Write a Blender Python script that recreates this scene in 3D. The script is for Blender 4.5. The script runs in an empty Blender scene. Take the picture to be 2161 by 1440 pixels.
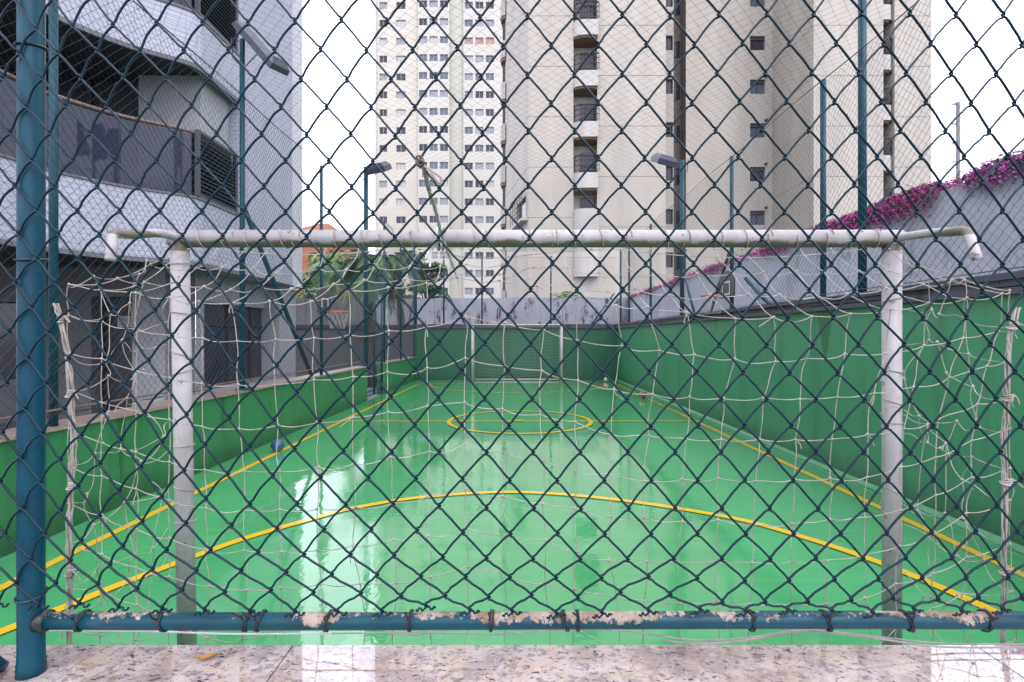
import bpy, math, random
import numpy as np
from mathutils import Vector
random.seed(7); rng = np.random.default_rng(7)
S = bpy.context.scene
# ------------------------------------------------------------------ camera
F = 1110.0; CX = 1088.0; CY = 712.0; EYE = 1.48
cam_d = bpy.data.cameras.new('camera'); cam = bpy.data.objects.new('camera', cam_d)
S.collection.objects.link(cam); S.camera = cam
cam.location = (0, 0, EYE); cam.rotation_euler = (math.radians(90), 0, 0)
cam_d.sensor_width = 36; cam_d.lens = F / 2161 * 36
cam_d.shift_x = -(CX - 1080.5) / 2161; cam_d.shift_y = -(720 - CY) / 2161
cam_d.clip_start = 0.05; cam_d.clip_end = 2000
# ------------------------------------------------------------------ sky, sun, exposure
SUN_AZ, SUN_EL = math.radians(155), math.radians(48)       # azimuth clockwise from +Y
w = bpy.data.worlds.new('World'); S.world = w; w.use_nodes = True
nt = w.node_tree; nt.nodes.clear()
sky = nt.nodes.new('ShaderNodeTexSky'); sky.sky_type = 'NISHITA'; sky.sun_disc = False
sky.sun_elevation = SUN_EL; sky.sun_rotation = SUN_AZ
mx = nt.nodes.new('ShaderNodeMix'); mx.data_type = 'RGBA'
mx.inputs[0].default_value = 0.88; mx.inputs[7].default_value = (8.4, 8.45, 9.6, 1)   # even cloud layer
bg = nt.nodes.new('ShaderNodeBackground'); bg.inputs[1].default_value = 0.15
wo = nt.nodes.new('ShaderNodeOutputWorld')
nt.links.new(sky.outputs[0], mx.inputs[6]); nt.links.new(mx.outputs[2], bg.inputs[0]); nt.links.new(bg.outputs[0], wo.inputs[0])
sd = bpy.data.lights.new('sun', 'SUN'); sun = bpy.data.objects.new('sun', sd); S.collection.objects.link(sun)
sd.energy = 0.7; sd.angle = math.radians(28); sd.color = (1.0, 0.96, 0.9)
sv = Vector((math.sin(SUN_AZ) * math.cos(SUN_EL), math.cos(SUN_AZ) * math.cos(SUN_EL), math.sin(SUN_EL)))
sun.rotation_euler = sv.to_track_quat('Z', 'Y').to_euler(); sun.location = sv * 60
S.view_settings.view_transform = 'Standard'; S.view_settings.look = 'None'
S.view_settings.exposure = 1.32; S.view_settings.gamma = 1.0

# ------------------------------------------------------------------ helpers
def P(px, py, Y):                      # photograph pixel at depth Y -> point
    return ((px - CX) * Y / F, Y, EYE - (py - CY) * Y / F)
def lin(c):
    return tuple(((v / 255) / 12.92 if v / 255 <= .04045 else ((v / 255 + .055) / 1.055) ** 2.4) for v in c)

class MB:
    def __init__(s): s.v = []; s.f = []; s.n = 0; s.m = []; s.cm = 0
    def add(s, v, f):
        v = np.asarray(v, float).reshape(-1, 3); s.v.append(v)
        for q in f: s.f.append(tuple(int(i) + s.n for i in q)); s.m.append(s.cm)
        s.n += len(v); return s
    def box(s, x0, x1, y0, y1, z0, z1):
        v = [(x, y, z) for z in (z0, z1) for y in (y0, y1) for x in (x0, x1)]
        return s.add(v, [(0, 2, 3, 1), (4, 5, 7, 6), (0, 1, 5, 4), (2, 6, 7, 3), (0, 4, 6, 2), (1, 3, 7, 5)])
    def obox(s, c, ax, ay, az):          # centre + three half-axis vectors
        c = np.array(c, float); ax, ay, az = (np.array(a, float) for a in (ax, ay, az))
        v = [c + i * ax + j * ay + k * az for k in (-1, 1) for j in (-1, 1) for i in (-1, 1)]
        return s.add(v, [(0, 2, 3, 1), (4, 5, 7, 6), (0, 1, 5, 4), (2, 6, 7, 3), (0, 4, 6, 2), (1, 3, 7, 5)])
    def tube(s, pts, r, k=6, caps=True, ref=(0, 1, 0)):
        p = np.asarray(pts, float); n = len(p)
        t = np.gradient(p, axis=0); t /= np.linalg.norm(t, axis=1)[:, None] + 1e-12
        ref = np.array(ref, float)
        a = np.cross(t, ref); l = np.linalg.norm(a, axis=1)
        if (l < 1e-3).any():
            alt = np.cross(t, np.array((0.3, .2, .93))); a[l < 1e-3] = alt[l < 1e-3]
        a /= np.linalg.norm(a, axis=1)[:, None]
        b = np.cross(t, a)
        r = np.broadcast_to(np.asarray(r, float), (n,))
        ang = np.arange(k) * 2 * math.pi / k
        v = p[:, None, :] + r[:, None, None] * (np.cos(ang)[None, :, None] * a[:, None, :] + np.sin(ang)[None, :, None] * b[:, None, :])
        f = [(i * k + j, i * k + (j + 1) % k, (i + 1) * k + (j + 1) % k, (i + 1) * k + j) for i in range(n - 1) for j in range(k)]
        if caps: f += [tuple(range(k - 1, -1, -1)), tuple((n - 1) * k + j for j in range(k))]
        return s.add(v.reshape(-1, 3), f)
    def ball(s, c, r, nu=12, nv=8, sc=(1, 1, 1)):
        v = []; c = np.array(c)
        for i in range(nv + 1):
            th = math.pi * i / nv
            for j in range(nu):
                ph = 2 * math.pi * j / nu
                v.append(c + r * np.array((math.sin(th) * math.cos(ph) * sc[0], math.sin(th) * math.sin(ph) * sc[1], math.cos(th) * sc[2])))
        f = [(i * nu + j, (i + 1) * nu + j, (i + 1) * nu + (j + 1) % nu, i * nu + (j + 1) % nu) for i in range(nv) for j in range(nu)]
        return s.add(v, f)
    def octa(s, c, r):
        c = np.array(c); e = np.eye(3) * r
        return s.add([c + e[0], c - e[0], c + e[1], c - e[1], c + e[2], c - e[2]],
                     [(0, 2, 4), (2, 1, 4), (1, 3, 4), (3, 0, 4), (2, 0, 5), (1, 2, 5), (3, 1, 5), (0, 3, 5)])
    def prism(s, poly, z0, z1):          # plan polygon (x, y) counter-clockwise
        n = len(poly); v = [(x, y, z0) for x, y in poly] + [(x, y, z1) for x, y in poly]
        return s.add(v, [tuple(range(n - 1, -1, -1)), tuple(range(n, 2 * n))] + [(i, (i + 1) % n, n + (i + 1) % n, n + i) for i in range(n)])
    def band(s, line, t, z0, z1):        # wall along an open plan line; t = thickness to its left
        L = np.array(line, float); d = np.gradient(L, axis=0); d /= np.linalg.norm(d, axis=1)[:, None]
        nrm = np.stack([-d[:, 1], d[:, 0]], 1); M = L + nrm * t
        for i in range(len(L) - 1):
            q = [L[i], L[i + 1], M[i + 1], M[i]]
            v = [(x, y, z) for z in (z0, z1) for x, y in q]
            f = [(3, 2, 1, 0), (4, 5, 6, 7), (0, 1, 5, 4), (2, 3, 7, 6)]
            if i == 0: f.append((3, 0, 4, 7))
            if i == len(L) - 2: f.append((1, 2, 6, 5))
            s.add(v, f)
        return s
    def wall(s, o, u, n, U, Vr, holes, depth, extra=()):   # plane with recessed openings
        o, u, n = (np.array(a, float) for a in (o, u, n)); z = np.array((0, 0, 1.0))
        us = sorted(set([U[0], U[1]] + [h[0] for h in holes] + [h[1] for h in holes]))
        vs = sorted(set([Vr[0], Vr[1]] + [h[2] for h in holes] + [h[3] for h in holes]))
        pt = lambda a, b, d=0.0: o + u * a + z * b - n * d
        for i in range(len(us) - 1):
            for j in range(len(vs) - 1):
                a, b, c, e = us[i], us[i + 1], vs[j], vs[j + 1]
                if any(h[0] <= a and b <= h[1] and h[2] <= c and e <= h[3] for h in holes): continue
                s.add([pt(a, c), pt(b, c), pt(b, e), pt(a, e)], [(0, 1, 2, 3)])
        for a, b, c, e in holes:
            for q in ((a, c, b, c), (b, c, b, e), (b, e, a, e), (a, e, a, c)):
                s.add([pt(q[0], q[1]), pt(q[0], q[1], depth), pt(q[2], q[3], depth), pt(q[2], q[3])], [(0, 1, 2, 3)])
        return s
    def mesh(s, name, mats, off=(0, 0, 0), smooth=False):
        me = bpy.data.meshes.new(name)
        v = (np.concatenate(s.v) if s.v else np.zeros((0, 3))) - np.array(off)
        me.from_pydata(v.tolist(), [], s.f)
        for m in (mats if isinstance(mats, (list, tuple)) else [mats]): me.materials.append(m)
        if any(s.m): me.polygons.foreach_set('material_index', s.m)
        if smooth: me.polygons.foreach_set('use_smooth', [True] * len(me.polygons))
        me.update(); return me

def link(o, parent=None):
    S.collection.objects.link(o)
    if parent is not None: o.parent = parent
    return o
def tag(o, label=None, cat=None, group=None, kind=None):
    if label: o['label'] = label
    if cat: o['category'] = cat
    if group: o['group'] = group
    if kind: o['kind'] = kind
    return o
def thing(name, label, cat, loc, group=None):
    o = bpy.data.objects.new(name, None); o.empty_display_size = .1; o.location = loc; link(o)
    return tag(o, label, cat, group)
def wloc(o):
    v = Vector((0, 0, 0))
    while o is not None: v += o.location; o = o.parent
    return v
def obj(name, mb, m, parent=None, smooth=False, label=None, kind=None):    # vertices given in world coordinates
    off = wloc(parent) if parent is not None else (0, 0, 0)
    o = bpy.data.objects.new(name, mb.mesh(name, m, off, smooth)); link(o, parent)
    return tag(o, label, None, None, kind)
def inst(name, me, loc, parent):         # shared mesh, loc in world coordinates
    o = bpy.data.objects.new(name, me); o.location = Vector(loc) - wloc(parent); return link(o, parent)

# ------------------------------------------------------------------ materials
ALB = .56        # overall albedo of the weathered, rain-wet place
def newmat(name):
    m = bpy.data.materials.new(name); m.use_nodes = True; t = m.node_tree
    return m, t, t.nodes['Principled BSDF']
def N(t, typ, **kw):
    n = t.nodes.new(typ)
    for k, v in kw.items(): setattr(n, k, v)
    return n
def coords(t, scale=(1, 1, 1)):
    g = N(t, 'ShaderNodeNewGeometry'); mp = N(t, 'ShaderNodeMapping'); mp.inputs['Scale'].default_value = scale
    t.links.new(g.outputs['Position'], mp.inputs['Vector']); return mp.outputs[0]
def noise(t, vec, sc, det=4, rough=.6):
    n = N(t, 'ShaderNodeTexNoise'); n.inputs['Scale'].default_value = sc; n.inputs['Detail'].default_value = det
    n.inputs['Roughness'].default_value = rough; t.links.new(vec, n.inputs['Vector']); return n.outputs['Fac']
def ramp(t, fac, a, b, ca=(0, 0, 0, 1), cb=(1, 1, 1, 1)):
    r = N(t, 'ShaderNodeValToRGB'); e = r.color_ramp.elements
    e[0].position = a; e[0].color = ca; e[1].position = b; e[1].color = cb
    t.links.new(fac, r.inputs[0]); return r.outputs[0]
def mixc(t, fac, a, b, bt='MIX'):
    m = N(t, 'ShaderNodeMix', data_type='RGBA', blend_type=bt)
    for s, v in ((m.inputs[0], fac), (m.inputs[6], a), (m.inputs[7], b)):
        if hasattr(v, 'is_linked'): t.links.new(v, s)
        elif isinstance(v, (int, float)): s.default_value = v
        else: s.default_value = tuple(x * ALB for x in tuple(v)[:3]) + (1,)
    return m.outputs[2]
def math_(t, op, a, b=0.0):
    m = N(t, 'ShaderNodeMath', operation=op)
    for s, v in ((m.inputs[0], a), (m.inputs[1], b)):
        if hasattr(v, 'is_linked'): t.links.new(v, s)
        else: s.default_value = v
    return m.outputs[0]
def bump(t, b, h, strength=.3, dist=.01):
    n = N(t, 'ShaderNodeBump'); n.inputs['Strength'].default_value = strength; n.inputs['Distance'].default_value = dist
    t.links.new(h, n.inputs['Height']); t.links.new(n.outputs[0], b.inputs['Normal'])
def mat(name, c, rough=.6, c2=None, ns=3.0, lo=.35, hi=.7, metal=0.0, spec=.5, bs=0.0, bsc=40, stretch=(1, 1, 1), rv=0.0):
    m, t, b = newmat(name)
    b.inputs['Roughness'].default_value = rough; b.inputs['Metallic'].default_value = metal
    b.inputs['Specular IOR Level'].default_value = spec
    v = coords(t, stretch)
    if c2 is None: c2 = tuple(x * .72 for x in c)
    f = ramp(t, noise(t, v, ns, 6), lo, hi)
    t.links.new(mixc(t, f, c, c2), b.inputs['Base Color'])
    if rv:
        rr = N(t, 'ShaderNodeMapRange'); rr.inputs[3].default_value = rough; rr.inputs[4].default_value = rough + rv
        t.links.new(f, rr.inputs[0]); t.links.new(rr.outputs[0], b.inputs['Roughness'])
    if bs: bump(t, b, noise(t, v, bsc, 3), bs)
    return m

M = {}
M['ground'] = mat('concrete_ground', (.26, .25, .25), .8, (.17, .165, .165), 1.2, bs=.2)
M['teal'] = mat('teal_enamel', (.003, .088, .140), .32, (.002, .058, .10), 9, bs=.08, bsc=60, rv=.2, spec=.22)
M['teal2'] = mat('teal_paint_weathered', (.008, .085, .125), .45, (.006, .055, .085), 3, spec=.25)
M['wire'] = mat('teal_pvc_wire', (.0014, .030, .054), .26, (.0009, .019, .036), 14, spec=.18)
M['wire_far'] = mat('fence_wire', (.016, .045, .058), .5, (.010, .028, .038), 6)
M['netline'] = mat('dark_nylon', (.05, .05, .055), .6)
M['tie'] = mat('black_tie_wire', (.006, .018, .024), .4)
M['rope'] = mat('aged_white_cord', (.66, .59, .54), .85, (.32, .27, .25), 18, bs=.4, bsc=300)
M['cord'] = mat('greyed_cord', (.46, .45, .45), .9, (.28, .26, .26), 30)
M['rope_d'] = mat('dark_frayed_cord', (.22, .19, .18), .9, (.08, .07, .07), 60)
M['strap'] = mat('grey_strap', (.80, .79, .80), .8, (.55, .52, .52), 20, bs=.3, bsc=200)
M['cream'] = mat('cream_render', (.80, .75, .66), .85, (.72, .67, .59), .35)
M['cream2'] = mat('pale_cream_render', (.77, .735, .67), .85, (.70, .665, .61), .3)
M['sage'] = mat('sage_render', (.70, .69, .60), .85, (.64, .63, .55), .3)
M['towerb'] = mat('beige_render', (.67, .615, .545), .85, (.54, .49, .44), .5, stretch=(1.4, 1.4, .25), bs=.1, bsc=12)
M['towerw'] = mat('white_render', (.72, .69, .66), .8, (.54, .51, .48), 1.2, stretch=(1, 1, .3))
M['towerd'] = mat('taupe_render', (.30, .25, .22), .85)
M['ochre'] = mat('rusty_soffit', (.34, .22, .14), .85, (.22, .14, .10), 3)
M['glassd'] = mat('dark_glazing', (.045, .04, .06), .12, (.085, .08, .12), 1.5, spec=.3)
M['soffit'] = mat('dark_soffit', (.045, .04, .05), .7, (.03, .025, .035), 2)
M['glassb'] = mat('bluish_glazing', (.16, .20, .28), .08, (.09, .11, .16), 1.5)
M['curtain'] = mat('curtained_glazing', (.46, .47, .54), .25, (.27, .28, .36), 4, stretch=(4, 1, .3))
M['blind'] = mat('pale_blind_glazing', (.66, .65, .64), .35, (.56, .55, .56), 3)
M['redcurt'] = mat('red_curtain_glazing', (.50, .17, .12), .35, (.55, .45, .42), 5, stretch=(3, 1, .2))
M['alu'] = mat('pale_aluminium', (.62, .62, .64), .4)
M['ironb'] = mat('dark_bronze_metal', (.06, .045, .045), .45)
M['plaster'] = mat('grey_plaster', (.20, .20, .225), .85, (.15, .15, .17), 1.2)
M['plasterl'] = mat('light_grey_plaster', (.44, .44, .48), .85, (.36, .36, .40), 1.0)
M['pier'] = mat('pale_lilac_render', (.78, .77, .84), .7, (.68, .67, .74), .8)
M['louvre'] = mat('slate_louvre', (.085, .09, .125), .45, (.06, .06, .09), 4)
M['brownrail'] = mat('worn_brown_rail', (.26, .15, .13), .5, (.13, .085, .08), 6)
M['black'] = mat('black_interior', (.010, .010, .016), .5, (.02, .015, .03), 2)
M['paper'] = mat('paper', (.72, .72, .74), .8)
M['orange'] = mat('orange_brick', (.62, .23, .12), .9, (.50, .18, .10), 2)
M['orangeroof'] = mat('terracotta', (.50, .17, .09), .9)
M['bark'] = mat('bark', (.14, .105, .085), .95, (.06, .045, .04), 14, stretch=(1, 1, .25), bs=.6, bsc=25)
M['leafp'] = mat('palm_leaf', (.12, .28, .095), .45, (.055, .15, .06), 3)
M['leafy'] = mat('light_leaf', (.30, .50, .12), .5, (.16, .32, .07), 3)
M['leafd'] = mat('dark_leaf', (.07, .19, .08), .5, (.035, .10, .045), 2)
M['flower'] = mat('magenta_bracts', (.75, .05, .42), .6, (.42, .03, .24), 9)
M['flower2'] = mat('violet_bracts', (.85, .24, .72), .6, (.55, .12, .48), 4)
M['ballw'] = mat('white_leather', (.78, .78, .76), .35)
M['ballk'] = mat('black_leather', (.02, .02, .025), .35)
M['ballb'] = mat('blue_leather', (.03, .14, .30), .3, (.02, .08, .18), 12)
M['ballb2'] = mat('sky_blue_leather', (.08, .34, .48), .3)
M['ballr'] = mat('red_leather', (.36, .03, .03), .3, (.2, .015, .02), 12)
M['board'] = mat('dark_backboard', (.035, .035, .05), .35)
M['white'] = mat('white_line_paint', (.78, .78, .78), .5)
M['rim'] = mat('orange_rim', (.70, .15, .05), .5)
M['red'] = mat('red_plastic', (.65, .03, .03), .4)
M['lamp'] = mat('blue_grey_lamp_housing', (.05, .065, .10), .45, (.035, .045, .07), 6)
M['lampg'] = mat('lamp_glass', (.10, .15, .15), .12)
M['polegrey'] = mat('grey_mast', (.24, .23, .26), .6)
M['fillet'] = mat('pale_green_mortar', (.12, .42, .20), .5, (.06, .33, .13), 5)
M['leafo'] = mat('yellow_leaf', (.62, .30, .03), .5, (.42, .17, .03), 60)
M['teal_play'] = mat('mint_plastic', (.25, .55, .48), .5)

def tiles_mat():
    m, t, b = newmat('white_strip_tile'); v = coords(t)
    sx = N(t, 'ShaderNodeSeparateXYZ'); t.links.new(v, sx.inputs[0])
    s = math_(t, 'ADD', sx.outputs[1], math_(t, 'MULTIPLY', sx.outputs[0], .8))
    cb = N(t, 'ShaderNodeCombineXYZ'); t.links.new(s, cb.inputs[0]); t.links.new(sx.outputs[2], cb.inputs[1])
    br = N(t, 'ShaderNodeTexBrick'); br.offset = 0
    br.inputs['Scale'].default_value = 1; br.inputs['Brick Width'].default_value = .41; br.inputs['Row Height'].default_value = .075
    br.inputs['Mortar Size'].default_value = .005; br.inputs['Mortar Smooth'].default_value = .2
    br.inputs['Color1'].default_value = (.29, .30, .36, 1); br.inputs['Color2'].default_value = (.265, .275, .335, 1)
    br.inputs['Mortar'].default_value = (.15, .155, .20, 1); t.links.new(cb.outputs[0], br.inputs['Vector'])
    d = ramp(t, noise(t, coords(t, (1, 1, .25)), 1.3, 6), .5, .8)
    t.links.new(mixc(t, math_(t, 'MULTIPLY', d, .45), br.outputs['Color'], (.36, .35, .38)), b.inputs['Base Color'])
    b.inputs['Roughness'].default_value = .35; bump(t, b, br.outputs['Fac'], -.3, .004); return m
M['tile'] = tiles_mat()
def tint_mat():
    m, t, b = newmat('smoked_glass'); b.inputs['Base Color'].default_value = (.04, .045, .075, 1); b.inputs['Roughness'].default_value = .05
    tr = N(t, 'ShaderNodeBsdfTransparent'); tr.inputs[0].default_value = (.55, .53, .60, 1); mxs = N(t, 'ShaderNodeMixShader'); mxs.inputs[0].default_value = .5
    t.links.new(tr.outputs[0], mxs.inputs[1]); t.links.new(b.outputs[0], mxs.inputs[2]); t.links.new(mxs.outputs[0], t.nodes['Material Output'].inputs[0]); return m
M['tint'] = tint_mat()

def floor_mat():
    m, t, b = newmat('wet_green_court_paint'); v = coords(t)
    n1 = ramp(t, noise(t, v, .7, 5), .35, .7); n2 = ramp(t, noise(t, coords(t, (.6, 3, 1)), 2.2, 6), .4, .75)
    c = mixc(t, n1, (.082, .45, .165), (.105, .51, .20)); c = mixc(t, math_(t, 'MULTIPLY', n2, .5), c, (.055, .36, .125))
    sp = ramp(t, noise(t, v, 38, 3), .70, .78); c = mixc(t, math_(t, 'MULTIPLY', sp, .25), c, (.012, .10, .04))
    sc_ = ramp(t, noise(t, coords(t, (3.5, .5, 1)), 3.1, 8, .75), .60, .68); c = mixc(t, math_(t, 'MULTIPLY', sc_, .35), c, (.10, .50, .20))
    dk = ramp(t, noise(t, coords(t, (.7, 2.5, 1)), 5.0, 8, .8), .64, .72); c = mixc(t, math_(t, 'MULTIPLY', dk, .4), c, (.02, .20, .06))
    t.links.new(c, b.inputs['Base Color'])
    wet = ramp(t, noise(t, coords(t, (1, .55, 1)), 1.1, 7, .65), .47, .56)
    r = N(t, 'ShaderNodeMapRange'); r.inputs[3].default_value = .02; r.inputs[4].default_value = .13
    t.links.new(wet, r.inputs[0]); t.links.new(r.outputs[0], b.inputs['Roughness'])
    b.inputs['Specular IOR Level'].default_value = .6
    b.inputs['Coat Weight'].default_value = .5; b.inputs['Coat Roughness'].default_value = .025
    h = math_(t, 'ADD', math_(t, 'MULTIPLY', noise(t, coords(t, (1, .6, 1)), 7, 3), .8), math_(t, 'MULTIPLY', noise(t, v, 28, 2), .2))
    h = math_(t, 'ADD', h, math_(t, 'MULTIPLY', noise(t, coords(t, (1, .45, 1)), 2.6, 4), 1.5)); bump(t, b, h, .13, .010)
    bn = b.inputs['Normal'].links[0].from_socket; t.links.new(bn, b.inputs['Coat Normal']); return m
M['floor'] = floor_mat()

def line_mat():
    m, t, b = newmat('yellow_line_paint'); v = coords(t)
    f = ramp(t, noise(t, v, 9, 6), .55, .75)
    t.links.new(mixc(t, math_(t, 'MULTIPLY', f, .35), (.95, .60, .02), (.6, .48, .07)), b.inputs['Base Color'])
    b.inputs['Roughness'].default_value = .12; b.inputs['Specular IOR Level'].default_value = .6; return m
M['line'] = line_mat()

def wall_green(name, c, c2, stain=None):
    m, t, b = newmat(name); v = coords(t)
    n1 = ramp(t, noise(t, v, .9, 6), .35, .72); col = mixc(t, n1, c, c2)
    st = ramp(t, noise(t, coords(t, (2.6, 2.6, .16)), 2.0, 8, .7), .50, .70)
    mk = ramp(t, noise(t, v, 6.5, 4, .6), .68, .72); col = mixc(t, math_(t, 'MULTIPLY', mk, .45), col, tuple(x * 1.5 for x in c))
    mk2 = ramp(t, noise(t, coords(t, (1, 1.3, 1)), 4.2, 7, .75), .64, .69); col = mixc(t, math_(t, 'MULTIPLY', mk2, .5), col, tuple(x * .5 for x in c2))
    col = mixc(t, math_(t, 'MULTIPLY', st, .6), col, tuple(x * .45 for x in c))
    sx = N(t, 'ShaderNodeSeparateXYZ'); t.links.new(v, sx.inputs[0])
    foot = math_(t, 'MULTIPLY', ramp(t, math_(t, 'ADD', sx.outputs[2], math_(t, 'MULTIPLY', noise(t, v, 4, 5), .35)), .16, .46, (1, 1, 1, 1), (0, 0, 0, 1)), .7)
    col = mixc(t, foot, col, (.012, .055, .025))                       # splashed dirt at the foot
    for (y0, z0, wd, ln) in (stain or []):
        k = math_(t, 'DIVIDE', math_(t, 'SUBTRACT', z0, sx.outputs[2]), ln)
        e = math_(t, 'MULTIPLY', math_(t, 'SUBTRACT', 1.0, k), wd)
        a = math_(t, 'ABSOLUTE', math_(t, 'ADD', math_(t, 'SUBTRACT', sx.outputs[1], y0), math_(t, 'MULTIPLY', math_(t, 'SUBTRACT', noise(t, v, 9, 3), .5), .06)))
        msk = math_(t, 'MULTIPLY', math_(t, 'LESS_THAN', a, e), .8)
        col = mixc(t, msk, col, (.010, .135, .04))
    t.links.new(col, b.inputs['Base Color']); b.inputs['Roughness'].default_value = .42
    bump(t, b, noise(t, v, 22, 4), .15, .01); return m
M['gwall_r'] = wall_green('green_wall_paint_right', (.046, .285, .135), (.066, .335, .160), [(5.95, 1.78, .16, .62), (9.2, 1.78, .05, .3), (7.6, 1.78, .03, .45)])
M['gwall_l'] = wall_green('green_wall_paint_left', (.034, .235, .085), (.046, .275, .10), [(6.2, .82, .05, .6), (4.6, .82, .06, .7), (8.3, .82, .04, .5)])
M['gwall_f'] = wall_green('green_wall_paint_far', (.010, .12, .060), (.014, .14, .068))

def granite(name, tint=(1, 1, 1), gloss=.035):
    m, t, b = newmat(name); v = coords(t)
    dv = N(t, 'ShaderNodeMix', data_type='RGBA', blend_type='ADD'); dv.inputs[0].default_value = .02
    nn = N(t, 'ShaderNodeTexNoise'); nn.inputs['Scale'].default_value = 30; t.links.new(v, nn.inputs['Vector'])
    t.links.new(v, dv.inputs[6]); t.links.new(nn.outputs['Color'], dv.inputs[7]); v2 = dv.outputs[2]
    sc = lambda c: tuple(a * k for a, k in zip(c, tint))
    c = mixc(t, ramp(t, noise(t, v2, 26, 5), .38, .62), sc((.68, .53, .43)), sc((.70, .61, .60)))
    c = mixc(t, math_(t, 'MULTIPLY', ramp(t, noise(t, v2, 9, 6, .75), .47, .60), .75), c, sc((.33, .25, .26)))
    c = mixc(t, ramp(t, noise(t, v2, 48, 4), .55, .62), c, sc((.38, .30, .31)))
    c = mixc(t, math_(t, 'MULTIPLY', ramp(t, noise(t, v2, 17, 3), .62, .70), .6), c, sc((.50, .34, .20)))
    mp = N(t, 'ShaderNodeMapping'); mp.inputs['Rotation'].default_value = (0, 0, .7); mp.inputs['Scale'].default_value = (1, 2.3, 1)
    t.links.new(v2, mp.inputs['Vector'])
    c = mixc(t, ramp(t, noise(t, mp.outputs[0], 50, 6, .75), .565, .60), c, sc((.055, .04, .06)))
    c = mixc(t, ramp(t, noise(t, v2, 140, 2), .66, .70), c, sc((.10, .08, .10)))
    t.links.new(c, b.inputs['Base Color'])
    b.inputs['Roughness'].default_value = gloss; b.inputs['Specular IOR Level'].default_value = .8; b.inputs['Coat Weight'].default_value = 1.0 if gloss < .1 else 0.0; b.inputs['Coat Roughness'].default_value = .02; return m
M['granite'] = granite('polished_granite')
M['granite2'] = granite('worn_granite', (.72, .66, .62), .3)

def rail_mat():
    m, t, b = newmat('flaking_teal_rail'); v = coords(t)
    sx = N(t, 'ShaderNodeSeparateXYZ'); t.links.new(v, sx.inputs[0])
    hz = math_(t, 'MULTIPLY', math_(t, 'SUBTRACT', sx.outputs[2], .914), 9.0)
    big = noise(t, coords(t, (1, 1, 1)), 8, 3); small = noise(t, coords(t, (1, 1, .8)), 110, 6, .75)
    s = math_(t, 'ADD', math_(t, 'ADD', math_(t, 'MULTIPLY', big, .85), math_(t, 'MULTIPLY', small, .55)), hz)
    k = ramp(t, s, .85, .865)
    tan = mixc(t, ramp(t, noise(t, v, 26, 4), .42, .62), (.56, .47, .42), (.36, .23, .14))
    tan = mixc(t, ramp(t, noise(t, v, 150, 3), .55, .7), tan, (.22, .15, .10))
    pn = mixc(t, ramp(t, noise(t, v, 12, 4), .4, .7), (.003, .080, .12), (.002, .050, .08))
    t.links.new(mixc(t, k, pn, tan), b.inputs['Base Color'])
    rr = N(t, 'ShaderNodeMapRange'); rr.inputs[3].default_value = .38; rr.inputs[4].default_value = .9; b.inputs['Specular IOR Level'].default_value = .25
    t.links.new(k, rr.inputs[0]); t.links.new(rr.outputs[0], b.inputs['Roughness'])
    bump(t, b, math_(t, 'MULTIPLY', k, -1.0), .5, .002); return m
M['rail'] = rail_mat()

def goal_mat():
    m, t, b = newmat('weathered_white_goal_paint'); v = coords(t)
    c = mixc(t, ramp(t, noise(t, v, 5, 7, .7), .38, .7), (.58, .545, .56), (.43, .40, .405))
    c = mixc(t, ramp(t, noise(t, v, 30, 6, .75), .60, .65), c, (.20, .12, .08))
    c = mixc(t, math_(t, 'MULTIPLY', ramp(t, noise(t, coords(t, (1, 1, .15)), 16, 6, .7), .5, .7), .5), c, (.30, .26, .23))
    sx = N(t, 'ShaderNodeSeparateXYZ'); t.links.new(v, sx.inputs[0])
    bz = math_(t, 'MULTIPLY', math_(t, 'SUBTRACT', 1.890, sx.outputs[2]), 16.0)
    al = ramp(t, math_(t, 'ADD', bz, math_(t, 'MULTIPLY', math_(t, 'SUBTRACT', noise(t, v, 14, 5), .5), .8)), .1, .28)
    up = math_(t, 'GREATER_THAN', sx.outputs[2], 1.84)
    c = mixc(t, math_(t, 'MULTIPLY', math_(t, 'MULTIPLY', al, up), .9), c, mixc(t, ramp(t, noise(t, v, 22, 4), .4, .6), (.10, .11, 0.04), (.17, .12, .085)))
    t.links.new(c, b.inputs['Base Color']); b.inputs['Roughness'].default_value = .5
    bump(t, b, noise(t, v, 60, 4), .15, .003); return m
M['goal'] = goal_mat()

def stained_concrete(name, c, dark, amt=.6):
    m, t, b = newmat(name); v = coords(t)
    col = mixc(t, ramp(t, noise(t, v, .8, 7, .65), .35, .7), c, tuple(x * .72 for x in c))
    st = ramp(t, noise(t, coords(t, (1.5, 1.5, .6)), 1.7, 9, .78), .53, .62)
    col = mixc(t, math_(t, 'MULTIPLY', st, amt), col, dark)
    t.links.new(col, b.inputs['Base Color']); b.inputs['Roughness'].default_value = .9
    bump(t, b, noise(t, v, 12, 5), .3, .02); return m
M['bwall_r'] = stained_concrete('blue_grey_concrete', (.66, .69, .78), (.12, .12, .14), .4)
M['bwall_f'] = stained_concrete('stained_grey_concrete', (.46, .47, .55), (.025, .025, .03), 1.0)
M['gwallgrey'] = stained_concrete('dull_grey_wall', (.20, .20, .215), (.09, .09, .10), .5)
M['slate'] = stained_concrete('dark_weathered_slab', (.105, .095, .13), (.02, .02, .03), .8)

# ------------------------------------------------------------------ ground and court
XL, XR, YF = -3.45, 3.5, 18.2
COP = EYE - .67                     # coping height on the low walls
g = MB().add([(-600, -300, -.03), (600, -300, -.03), (600, 1500, -.03), (-600, 1500, -.03)], [(0, 1, 2, 3)])
tag(obj('ground', g, M['ground']), kind='structure')
cf = tag(obj('court_floor', MB().box(XL, XR, 1.16, YF, -.02, 0), M['floor']), kind='structure')

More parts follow.
